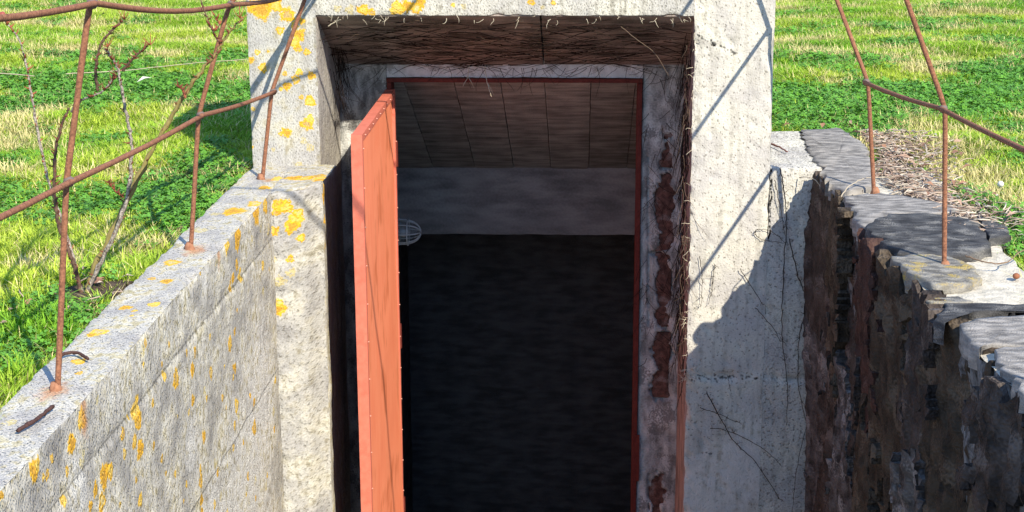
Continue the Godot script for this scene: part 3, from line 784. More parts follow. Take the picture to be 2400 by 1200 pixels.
func side_wall() -> void:
	var o := base("concrete_retaining_wall")
	tag(o, "low grey concrete wall spotted with orange lichen, left of the door", "retaining wall")
	var zs := [-6.0, -1.0]
	var rust := [Vector3(-1.162, 3.53, 0.045), Vector3(-1.148, 4.79, 0.045), Vector3(-1.117, 5.76, 0.025)]
	var tm := concrete(0.22, 5.0, 400.0, 141, {"left": -1.27, "top": 6.0, "base": Color(0.46, 0.44, 0.395), "dirt": 0.7, "dirt_at": 0.54, "dirt_w": 0.3, "streak": 0.3, "sy": 2.0, "pits": 0.5, "pit_at": 0.68, "mottle": 0.6, "bump": 4.0, "moss": 0.45, "swell": 1.2, "spots": TOP_SPOTS, "rust": rust, "rust_long": 1.5})
	var extra := INNER_SPOTS.duplicate()
	var r2 := RandomNumberGenerator.new()
	r2.seed = 77
	for k in 90:
		var z := r2.randf_range(2.8, 5.5)
		extra.append(Vector3(z, -r2.randf_range(0.02, 0.95), r2.randf_range(0.004, 0.009) * (1.0 if r2.randf() < 0.6 else -1.6)))
	var im := concrete(5.0, 1.8, 330.0, 151, {"left": 1.0, "top": 0.0, "base": Color(0.53, 0.505, 0.445), "dirt": 0.85, "dirt_at": 0.47, "dirt_color": Color(0.20, 0.175, 0.12), "dirt_w": 0.32, "streak": 0.35, "sy": 2.0, "pits": 0.65, "pit_at": 0.645, "pit_f": 80.0, "mottle": 1.2, "grain": 0.55, "bump": 3.0, "moss": 0.3, "cracks": [[Vector3(1.0, -0.152, 0.0018), Vector3(3.2, -0.150, 0.0018), Vector3(5.6, -0.158, 0.0018)], [Vector3(1.0, -0.62, 0.001), Vector3(5.6, -0.62, 0.001)]], "wash": [Vector3(5.05, -0.85, 0.30), Vector3(5.3, -0.6, 0.16), Vector3(4.55, -0.75, 0.10), Vector3(4.75, -1.0, 0.25), Vector3(3.4, -0.16, 0.05), Vector3(3.0, -0.16, 0.05), Vector3(4.35, -0.45, 0.06), Vector3(3.7, -0.03, 0.04), Vector3(4.6, -0.02, 0.04)], "swell": 1.55, "spots": extra,
		"rust": [Vector3(3.47, -0.03, 0.03), Vector3(4.78, -0.01, 0.02)], "rust_long": 2.0})
	# tapered body: built straight, then sheared to the plan of the wall
	var groove := func(p: Vector3, f: String) -> float:
		if f != "+x": return 0.0
		var d := -0.007 * exp(-pow((p.y + 0.152 + 0.004 * nz(p, 0.1)) / 0.005, 2.0))
		d -= 0.004 * exp(-pow((p.y + 0.62 + 0.006 * nz(p, 0.08)) / 0.005, 2.0))
		return d + (0.003 if p.y < -0.152 else 0.0) + 0.004 * nz(p, 0.3)
	var mesh := rbox(Vector3(-1.27, -1.8, -6.0), Vector3(-1.05, 0.0, -1.0), 0.015, 0.006, 0.026, 0.005, {"+y": tm, "+x": flipped(im), "-x": M.concrete, "+z": M.concrete}, null, groove)
	var w := part(o, "wall_body", bent(mesh, func(p: Vector3) -> Vector3:
		var inner := -1.045 - 0.018 * (p.z + 5.6)
		var outer := -1.192 - 0.022 * (p.z + 6.0)
		return Vector3(remap(p.x, -1.27, -1.05, outer, inner), p.y, p.z)))
	w.set_meta("label", "weathered wall with a shuttering joint along it")
	# the thicker end against the doorway
	var bm := concrete(0.17, 1.8, 520.0, 161, {"left": -1.06, "top": 0.0, "base": Color(0.43, 0.422, 0.395), "dirt": 0.75, "dirt_at": 0.55, "streak": 0.3, "sy": 3.0, "dirt_w": 0.3, "pits": 0.5, "pit_at": 0.70, "pit_f": 60.0, "mottle": 0.6, "bump": 4.0, "moss": 0.12, "swell": 1.15, "spots": BLOCK_SPOTS})
	var bs := concrete(0.45, 1.8, 400.0, 163, {"left": 0.0, "top": 0.0, "base": Color(0.46, 0.44, 0.39), "dirt": 0.5, "streak": 0.7, "sy": 12.0, "moss": 0.45, "pits": 0.4, "bump": 3.0, "spots": [Vector3(0.02, -0.05, 0.03), Vector3(0.03, -0.13, 0.02), Vector3(0.06, -0.03, 0.025), Vector3(0.02, -0.22, 0.015)]})
	var bt := concrete(0.17, 0.45, 400.0, 165, {"left": 0.0, "top": 0.0, "base": Color(0.48, 0.46, 0.41), "dirt": 0.5, "moss": 0.5, "sy": 1.0, "sx": 6.0, "pits": 0.6, "bump": 5.0, "flip": -1.0, "spots": [Vector3(0.05, 0.22, 0.035), Vector3(0.09, 0.24, 0.035), Vector3(0.13, 0.24, 0.03), Vector3(0.145, 0.29, 0.03), Vector3(0.15, 0.34, 0.025)]})
	var em := rbox(Vector3(-1.055, -1.8, -6.003), Vector3(-0.889, 0.003, -5.60), 0.012, 0.008, 0.022, 0.006, {"+z": bm, "+x": bs, "+y": bt, "-x": bs}, null, func(p: Vector3, f: String) -> float: return 0.012 * nz(p, 0.14) + 0.006 * nz(p, 0.5) if f == "+z" and p.x < -0.94 else 0.0)
	part(o, "end_block", bent(em, func(p: Vector3) -> Vector3:
		var t := remap(p.z, -6.0, -5.60, 0.0, 1.0)
		return Vector3(p.x, p.y, p.z + t * (0.04 - 0.075 * sst(-1.055, -0.90, p.x)) - t * 0.05 * sst(-0.955, -0.90, p.x)))).set_meta("label", "rough end block with patches of orange lichen")


# textures of faces seen along the wall run the other way round
func flipped(m: StandardMaterial3D) -> StandardMaterial3D:
	return m


func bent(mesh: ArrayMesh, how: Callable) -> ArrayMesh:
	var out := ArrayMesh.new()
	for s in mesh.get_surface_count():
		var st := SurfaceTool.new()
		st.create_from(mesh, s)
		var arr := st.commit_to_arrays()
		var v: PackedVector3Array = arr[Mesh.ARRAY_VERTEX]
		for i in v.size(): v[i] = how.call(v[i])
		arr[Mesh.ARRAY_VERTEX] = v
		var t := SurfaceTool.new()
		t.create_from_arrays(arr)
		t.set_material(mesh.surface_get_material(s))
		t.generate_normals()
		t.generate_tangents()
		t.commit(out)
	return out


func wall_x(z: float) -> float:   # the inner edge of the stone wall in plan
	var k := [[-6.0, 0.826], [-5.41, 0.838], [-4.76, 0.858], [-4.32, 0.893], [-3.79, 0.913], [-3.5, 0.945], [-2.0, 1.0], [0.2, 1.03]]
	for i in k.size() - 1:
		if z <= k[i + 1][0]: return lerpf(k[i][1], k[i + 1][1], clampf((z - k[i][0]) / (k[i + 1][0] - k[i][0]), 0.0, 1.0))
	return 1.03


func stone_wall() -> void:
	var o := base("slate_stone_wall")
	tag(o, "dark slate stone wall with pale mortar, right of the doorway", "stone wall")
	# mortar core
	var st := begin()
	var nzz := 150
	var nx := 14
	var P := func(i: int, j: int) -> Vector3:
		var z := lerpf(-5.999, 0.15, float(j) / nzz)
		var x := lerpf(wall_x(z) + 0.035, 1.235 + 0.02 * nz(Vector3(0, 0, z), 0.1), float(i) / nx)
		return Vector3(x, -0.012 + 0.010 * nz(Vector3(x, 0, z), 0.12) + 0.006 * nz(Vector3(x, 0, z), 0.5), z)
	for j in nzz:
		for i in nx:
			for q in [P.call(i, j), P.call(i + 1, j), P.call(i + 1, j + 1), P.call(i, j), P.call(i + 1, j + 1), P.call(i, j + 1)]: st.add_vertex(q)
	part(o, "mortar_bed", done(st), M.mortar)
	st = begin()
	for j in nzz:
		var a: Vector3 = P.call(0, j)
		var b: Vector3 = P.call(0, j + 1)
		for k in 24:
			var y0 := lerpf(0.0, -1.8, k / 24.0)
			var y1 := lerpf(0.0, -1.8, (k + 1) / 24.0)
			var Q := func(p: Vector3, y: float) -> Vector3: return Vector3(p.x + 0.03 * nz(Vector3(p.x, y, p.z), 0.12), p.y + y, p.z)
			for q in [Q.call(a, y0), Q.call(b, y0), Q.call(b, y1), Q.call(a, y0), Q.call(b, y1), Q.call(a, y1)]: st.add_vertex(q)
	part(o, "mortar_face", done(st), M.mortar_dark)
	# capping slabs
	var caps := [[SLAB_S1, 0.012, 0], [SLAB_S2, 0.010, 0], [SLAB_S3, 0.014, 1], [SLAB_S4, 0.010, 1], [SLAB_S5, 0.012, 2], [SLAB_S6, 0.008, 1], [SLAB_S7, 0.010, 0], [SLAB_S8, 0.012, 0], [SLAB_S9, 0.002, 2]]
	for c in caps:
		part(o, "capping_stone", slab_mesh(c[0], c[1], 0.06, 0.012, 0.009), M.slates[c[2]])
	for k in 9:    # the wall goes on towards the steps
		var z := -3.35 + k * 0.38
		var x := wall_x(z)
		part(o, "capping_stone", slab_mesh([Vector2(x + 0.01, z - 0.16), Vector2(x + 0.21, z - 0.18), Vector2(x + 0.24, z + 0.13), Vector2(x + 0.02, z + 0.17)], 0.012, 0.1, 0.012, 0.012), M.slates[k % 2])
	# stones of the face, fitted together: each is a plate with a tilt and a depth of its own
	var ds := 0.017
	var ni := 212
	var nj := 100
	var seeds := []
	var s := 0.0
	while s < 3.7:
		var w := rng.randf_range(0.20, 0.42)
		var y := rng.randf_range(0.10, -0.12)
		while y > -1.8:
			var h := rng.randf_range(0.28, 0.75)
			seeds.append([s + w * 0.5 + rng.randf_range(-0.07, 0.07), y - h * 0.5, rng.randf_range(0.0, 0.034), rng.randf_range(-0.15, 0.12), rng.randf_range(-0.07, 0.07), rng.randf_range(0.75, 1.3), rng.randi() % 8])
			y -= h
		s += w
	var grid := PackedInt32Array()
	grid.resize(ni * nj)
	for j in nj:
		for i in ni:
			var p := Vector3((i + 0.5) * ds, -(j + 0.5) * ds, 0.0)
			var q := p + Vector3(nz(p + Vector3(3, 0, 0), 0.10), nz(p + Vector3(0, 7, 0), 0.10), 0) * 0.16 + Vector3(nz(p, 0.35), nz(p + Vector3(9, 0, 0), 0.35), 0) * 0.022
			q.x += 0.22 * q.y * 0.4
			var best := 1e9
			for k in seeds.size():
				var c: Array = seeds[k]
				if absf(c[0] - 0.088 * absf(c[1]) - q.x) > 0.5: continue
				var dx: float = (q.x - c[0] + 0.088 * absf(c[1])) / c[5]
				var dy: float = (q.y - c[1]) * 0.45
				var d := dx * dx + dy * dy
				if d < best:
					best = d
					grid[j * ni + i] = k
	var cells := {}
	for j in nj:
		for i in ni:
			var k := grid[j * ni + i]
			if not cells.has(k): cells[k] = []
			cells[k].append(Vector2i(i, j))
	for k in cells:
		var c: Array = seeds[k]
		var fs := begin()
		for q in cells[k]:
			var v := [face_point(q.x, q.y, c, ds, 0.0), face_point(q.x + 1, q.y, c, ds, 0.0), face_point(q.x + 1, q.y + 1, c, ds, 0.0), face_point(q.x, q.y + 1, c, ds, 0.0)]
			fs.set_smooth_group(0)
			for t in [0, 1, 2, 0, 2, 3]: fs.add_vertex(v[t])
			fs.set_smooth_group(-1)
			for side in [[0, -1, 1, 0], [1, 0, 2, 1], [0, 1, 3, 2], [-1, 0, 0, 3]]:
				var nb := Vector2i(q.x + side[0], q.y + side[1])
				if nb.x >= 0 and nb.x < ni and nb.y >= 0 and nb.y < nj and grid[nb.y * ni + nb.x] == k: continue
				var A: Vector3 = v[side[2]]
				var B: Vector3 = v[side[3]]
				var back := Vector3(0.05, 0, 0)
				for t in [A, B, B + back, A, B + back, A + back]: fs.add_vertex(t)
		fs.generate_normals()
		var kinds := [0, 1, 0, 2, 0, 3, 0, 1]
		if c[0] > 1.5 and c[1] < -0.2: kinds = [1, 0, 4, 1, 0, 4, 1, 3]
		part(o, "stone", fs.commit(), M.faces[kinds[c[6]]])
	var z := -2.45
	while z < -0.1:
		var y := 0.0
		while y > -1.75:
			var fsn := part(o, "stone", face_stone(0.5, 0.5, 0.01, false), M.faces[rng.randi() % 5])
			fsn.position = Vector3(wall_x(z + 0.2) + 0.028, y - 0.24, z + 0.2)
			fsn.rotation_degrees = Vector3(0, -90, 0)
			y -= 0.44
		z += 0.42


func face_point(i: int, j: int, c: Array, ds: float, deep: float) -> Vector3:
	var s := i * ds
	var y := -j * ds
	var p := Vector3(s, y, 0.0)
	s += 0.010 * nz(p, 0.9)
	y += 0.010 * nz(p + Vector3(4, 4, 0), 0.9)
	# the broken upper edge of the wall
	var cut := 0.085 * maxf(0.0, nz(Vector3(s, 2.0, 0), 0.16) + 0.12) + 0.035 * maxf(0.0, nz(Vector3(s, 8.0, 0), 0.6))
	y -= cut * clampf(1.0 + p.y / 0.25, 0.0, 1.0)
	var out: float = c[2] + c[3] * (s - c[0]) + c[4] * (y - c[1])
	var n := nz(Vector3(s * 1.5 + y * 0.3, y * 0.28, c[0] * 9.0), 0.10) + 0.3 * nz(Vector3(s * 2.0, y * 0.5, c[1] * 9.0), 0.3)
	out += (floorf((n + 0.7) * 4.0) / 4.0 - 0.6) * 0.030 + 0.005 * nz(p, 0.35) + 0.0035 * nz(p, 0.9)
	var z := -5.985 + s
	return Vector3(wall_x(z) + 0.026 - clampf(out, -0.03, 0.06), y + 0.004, z)


func arbor() -> void:
	var o := base("rebar_arbor")
	tag(o, "rusty rebar arbor of thin bent bars over the sunken doorway", "arbor")
	# each arch: left foot, left joints, crown, right joints, right foot
	var arches := [
		[Vector3(-1.117, -0.03, -5.773), Vector3(-1.068, 0.307, -5.773), Vector3(-0.925, 0.672, -5.79), Vector3(-0.69, 0.99, -5.80), Vector3(-0.35, 1.28, -5.80), Vector3(0.0, 1.40, -5.80), Vector3(0.39, 1.32, -5.79), Vector3(0.66, 1.01, -5.78), Vector3(0.80, 0.715, -5.75), Vector3(0.932, 0.371, -5.606), Vector3(0.974, -0.05, -5.606)],
		[Vector3(-1.148, -0.03, -4.801), Vector3(-1.102, 0.396, -4.801), Vector3(-0.999, 0.712, -4.801), Vector3(-0.70, 1.06, -4.80), Vector3(-0.36, 1.40, -4.80), Vector3(0.0, 1.53, -4.80), Vector3(0.40, 1.43, -4.75), Vector3(0.69, 1.10, -4.70), Vector3(0.836, 0.81, -4.648), Vector3(0.985, 0.448, -4.648), Vector3(1.011, -0.05, -4.648)],
		[Vector3(-1.162, -0.03, -3.541), Vector3(-1.106, 0.473, -3.541), Vector3(-1.03, 0.853, -3.541), Vector3(-0.80, 1.30, -3.54), Vector3(-0.45, 1.75, -3.54), Vector3(0.0, 1.95, -3.54), Vector3(0.42, 1.85, -3.52), Vector3(0.74, 1.45, -3.5), Vector3(0.92, 0.93, -3.5), Vector3(1.06, 0.50, -3.5), Vector3(1.09, -0.05, -3.5)],
		[Vector3(-1.17, -0.03, -2.3), Vector3(-1.12, 0.56, -2.3), Vector3(-1.05, 0.97, -2.3), Vector3(-0.72, 1.32, -2.3), Vector3(-0.36, 1.66, -2.3), Vector3(0.0, 1.80, -2.3), Vector3(0.40, 1.68, -2.3), Vector3(0.73, 1.34, -2.3), Vector3(0.95, 1.03, -2.3), Vector3(1.10, 0.57, -2.3), Vector3(1.13, -0.05, -2.3)],
	]
	var r := 0.0070
	for n in 4:
		var whole: Array = arches[n]
		if n < 3: bar(o, "arch_bar", whole, r)
		else:
			bar(o, "post_bar", whole.slice(0, 3), r)
			bar(o, "post_bar", whole.slice(8, 11), r)
	for j in [1, 2, 3, 5, 7, 8, 9]:
		var pts := PackedVector3Array()
		var last := 3 if j in [1, 2, 8, 9] else 1
		for i in last:
			for k in 8:
				var q: Vector3 = arches[i][j].lerp(arches[i + 1][j], k / 8.0)
				var sag := -0.018 if j == 2 else -0.006
				q.y += sag * sin(PI * k / 8.0)
				pts.append(q + Vector3(0.012 * signf(-arches[i][j].x), 0.0, 0.0))
		pts.append(arches[last][j])
		var st := begin()
		tube(st, pts, r * 0.98, r * 0.98, 9, 0.15)
		part(o, "rail_bar", done(st), M.rust)
		for i in last + 1:
			var sp := SphereMesh.new()
			sp.radius = 0.0125
			sp.height = 0.025
			sp.radial_segments = 10
			sp.rings = 5
			part(o, "weld", sp, M.weld if M.has("weld") else weld(), arches[i][j] + Vector3(0.006 * signf(-arches[i][j].x), 0, 0))
	for i in 4:
		for e in [0, -1]:
			var f: Vector3 = arches[i][e]
			var st := begin()
			tube(st, PackedVector3Array([Vector3(f.x, -0.01, f.z), Vector3(f.x, 0.010, f.z), Vector3(f.x, 0.02, f.z)]), 0.017, 0.009, 10, 0.6)
			part(o, "grout_foot", done(st), M.rust_grout if M.has("rust_grout") else grout())

func bar(o: Node3D, called: String, a: Array, r: float) -> void:
	var st := begin()
	var pts := PackedVector3Array()
	for i in a.size() - 1:
		for k in 8:
			var q: Vector3 = a[i].lerp(a[i + 1], k / 8.0)
			# bars are bent softly at the welds
			if k == 0 and i > 0: q = q * 0.8 + (a[i - 1].lerp(a[i], 0.9) + a[i].lerp(a[i + 1], 0.1)) * 0.1
			pts.append(q)
	pts.append(a[-1])
	tube(st, pts, r, r, 9, 0.12)
	part(o, called, done(st), M.rust)

func weld() -> Material:
	M.weld = plain(Color(0.16, 0.12, 0.11), 0.6)
	return M.weld

func grout() -> Material:
	M.rust_grout = grained(Color(0.22, 0.09, 0.05), Color(0.42, 0.22, 0.13), 23, 6.0, 1.0, 1.0, 2.0, 0.95, 1.2)
	return M.rust_grout


func lamp() -> void:
	var o := base("bulkhead_lamp", Vector3(-0.92, -0.60, -7.45))
	tag(o, "unlit caged bulkhead lamp in the dark behind the red door", "lamp")
	var cast := plain(Color(0.30, 0.33, 0.36), 0.5)
	var st := begin()
	tube(st, PackedVector3Array([Vector3(0, 0, 0), Vector3(0.02, 0, 0), Vector3(0.075, 0, 0), Vector3(0.088, 0, 0)]), 0.062, 0.058, 24)
	part(o, "housing", done(st), cast)
	var glass := StandardMaterial3D.new()
	glass.albedo_color = Color(0.75, 0.85, 0.9, 0.18)
	glass.transparency = BaseMaterial3D.TRANSPARENCY_ALPHA
	glass.roughness = 0.05
	var dome := SphereMesh.new()
	dome.radius = 0.046
	dome.height = 0.15
	dome.radial_segments = 24
	dome.rings = 14
	var gl := part(o, "glass_dome", dome, glass, Vector3(0.10, 0, 0))
	gl.rotation_degrees.z = -90
	var bulb := SphereMesh.new()
	bulb.radius = 0.022
	bulb.height = 0.06
	var bu := part(o, "bulb", bulb, plain(Color(0.6, 0.62, 0.62), 0.3), Vector3(0.115, 0, 0))
	bu.rotation_degrees.z = -90
	var wire := plain(Color(0.8, 0.84, 0.86), 0.4)
	for k in 4:
		st = begin()
		var pts := PackedVector3Array()
		for i in 15:
			var a := PI * i / 14.0
			var rr := 0.058 * cos(a)
			pts.append(Vector3(0.088 + 0.105 * pow(sin(a), 0.7), rr * cos(k * PI / 4.0), rr * sin(k * PI / 4.0)))
		tube(st, pts, 0.0032, 0.0032, 6)
		part(o, "guard_wire", done(st), wire)
	for x in [0.092, 0.135]:
		st = begin()
		var pts := PackedVector3Array()
		for i in 25: pts.append(Vector3(x, cos(TAU * i / 24.0) * 0.060, sin(TAU * i / 24.0) * 0.060))
		tube(st, pts, 0.0032, 0.0032, 6)
		part(o, "guard_ring", done(st), wire)


func rose() -> void:
	var o := base("rose_bush")
	tag(o, "bare pruned rose bush with knotty stems on the lawn", "rose bush")
	var bark := grained(Color(0.04, 0.022, 0.016), Color(0.20, 0.12, 0.085), 81, 9.0, 1.0, 2.0, 3.0, 0.9, 1.3)
	var pale := grained(Color(0.04, 0.026, 0.02), Color(0.50, 0.44, 0.38), 82, 10.0, 1.0, 1.0, 3.0, 0.9, 1.6)
	var green := grained(Color(0.17, 0.13, 0.045), Color(0.30, 0.25, 0.09), 83, 9.0, 1.0, 2.0, 2.0, 0.7, 1.2)
	var tipm := plain(Color(0.30, 0.09, 0.045), 0.6, Color(0.1, 0.04, 0.02, 1))
	var bud := plain(Color(0.16, 0.05, 0.03), 0.7)
	var stems := [[STEM_A, 0.0046, 0.0022, pale, 0.00], [STEM_B, 0.0056, 0.0034, bark, 0.02], [STEM_B2, 0.0034, 0.002, pale, 0.02], [STEM_B3, 0.004, 0.0028, bark, 0.02], [STEM_C, 0.0085, 0.0026, green, -0.03],
		[STEM_C2, 0.0062, 0.0026, pale, 0.03], [STEM_D, 0.004, 0.002, bark, 0.03], [STEM_E, 0.0024, 0.0014, bark, -0.03], [STEM_E2, 0.002, 0.001, bark, -0.03], [STEM_Fx, 0.0022, 0.001, tipm, -0.03], [STEM_G, 0.006, 0.004, bark, 0.01], [STEM_H, 0.0022, 0.001, tipm, 0.03]]
	for s in stems:
		var pts := []
		for i in s[0].size():
			var q: Vector3 = s[0][i]
			pts.append(q + Vector3(0, 0, s[4] * minf(1.0, i * 0.4)))
		var line := curve(pts, 9, s[1] * 0.32)
		var st := begin()
		tube(st, line, s[1], s[2], 7, 0.7)
		part(o, "stem", done(st), s[3])
		# knots, thorns and shoots along it
		st = begin()
		for i in range(3, line.size() - 1):
			if rng.randf() > 0.72: continue
			var dirv := Vector3(rng.randf_range(-1, 1), rng.randf_range(-0.1, 1.0), rng.randf_range(-1, 1)).normalized()
			var ln := rng.randf_range(0.008, 0.02)
			tube(st, PackedVector3Array([line[i], line[i] + dirv * ln * 0.5, line[i] + dirv * ln + Vector3(0, 0.003, 0)]), rng.randf_range(0.0024, 0.0042), 0.0005, 5)
		part(o, "buds", done(st), bud if rng.randf() < 0.7 else tipm).set_meta("kind", "stuff")
	# shoots at the stem ends
	for e in [STEM_C[8], STEM_B3[4], STEM_D[2], STEM_C2[8], STEM_B2[4]]:
		var st := begin()
		for k in 5:
			var dirv := Vector3(rng.randf_range(-1, 1), rng.randf_range(0.0, 1.0), rng.randf_range(-1, 1)).normalized()
			tube(st, PackedVector3Array([e, e + dirv * 0.012, e + dirv * 0.026 + Vector3(0, 0.006, 0)]), 0.0016, 0.0006, 5)
		part(o, "shoot", done(st), tipm)
	var hip := SphereMesh.new()
	hip.radius = 0.0095
	hip.height = 0.024
	hip.radial_segments = 14
	hip.rings = 8
	part(o, "rose_hip", hip, plain(Color(0.30, 0.075, 0.06), 0.4), Vector3(-1.504, 0.728, -4.38))
	var lm := plain(Color(0.20, 0.27, 0.05), 0.6, Color(0.15, 0.2, 0.03, 1))
	for e in [Vector3(-1.443, 0.66, -4.37), Vector3(-1.452, 0.64, -4.36), Vector3(-1.16, 0.735, -4.36), Vector3(-1.235, 0.735, -4.35), Vector3(-1.40, 0.55, -4.36)]:
		part(o, "leaf", leaf_mesh(0.03, 0.016), lm, e).rotation = Vector3(rng.randf() * 0.8, rng.randf() * TAU, rng.randf_range(-0.8, 0.8))
	# earth round the foot
	var soil := slab_mesh([Vector2(-1.44, -4.40), Vector2(-1.38, -4.52), Vector2(-1.27, -4.50), Vector2(-1.23, -4.34), Vector2(-1.31, -4.24), Vector2(-1.41, -4.28)], -0.018, 0.06, 0.02, 0.02)
	var p := part(self, "soil", soil, grained(Color(0.025, 0.018, 0.012), Color(0.12, 0.085, 0.06), 85, 2.0, 1.0, 1.0, 5.0, 1.0, 1.4))
	tag(p, "bare dark earth at the foot of the rose bush", "soil", "", "stuff")


func leaf_mesh(l: float, w: float) -> ArrayMesh:
	var st := begin()
	var a := Vector3(-l * 0.5, 0, 0)
	var b := Vector3(0, 0.12 * l, w * 0.5)
	var c := Vector3(l * 0.5, -0.1 * l, 0)
	var d := Vector3(0, 0.12 * l, -w * 0.5)
	var m := Vector3(0, 0.02 * l, 0)
	for q in [a, m, b, b, m, c, a, d, m, d, c, m]: st.add_vertex(q)
	return done(st, false)


func vines() -> void:
	var o := base("climbing_vine", Vector3.ZERO)
	tag(o, "thin dark leafless vine stems clinging to the shaded concrete", "vine")
	var m := plain(Color(0.030, 0.022, 0.017), 0.9)
	for v in VINES:
		var pts := []
		for q in v: pts.append(Vector3(q.x, q.y, -5.992 + rng.randf_range(0.0, 0.006) + (0.007 if q.y < -0.79 else 0.0)))
		var line := curve(pts, 8, 0.0022)
		var st := begin()
		var big: bool = v.size() > 4
		tube(st, line, 0.0020 if big else 0.0014, 0.0011 if big else 0.0008, 5, 0.5)
		part(o, "stem", done(st), m)
		st = begin()
		for i in line.size():
			if rng.randf() > (0.45 if big else 0.2): continue
			for k in rng.randi_range(1, 3):
				var d := Vector3(rng.randf_range(-1, 1), rng.randf_range(-1, 1), rng.randf_range(-0.05, 0.2)) * rng.randf_range(0.008, 0.028)
				tube(st, PackedVector3Array([line[i], line[i] + d * 0.6 + Vector3(0, 0.003, 0.002), line[i] + d]), 0.0009, 0.0004, 4)
		part(o, "tendrils", done(st), m).set_meta("kind", "stuff")


func dry_bits(st: SurfaceTool, n: int, where: Callable, len0: float, len1: float, r: float, dir: Callable, curl := 0.4) -> void:
	for k in n:
		var p: Vector3 = where.call()
		var d: Vector3 = dir.call().normalized()
		var l := rng.randf_range(len0, len1)
		var pts := PackedVector3Array()
		for i in 6:
			pts.append(p)
			p += d * l / 5.0
			d = (d + Vector3(rng.randf_range(-curl, curl), rng.randf_range(-curl, curl), rng.randf_range(-curl, curl) * 0.5)).normalized()
		tube(st, pts, r * rng.randf_range(0.7, 1.3), r * 0.4, 4)


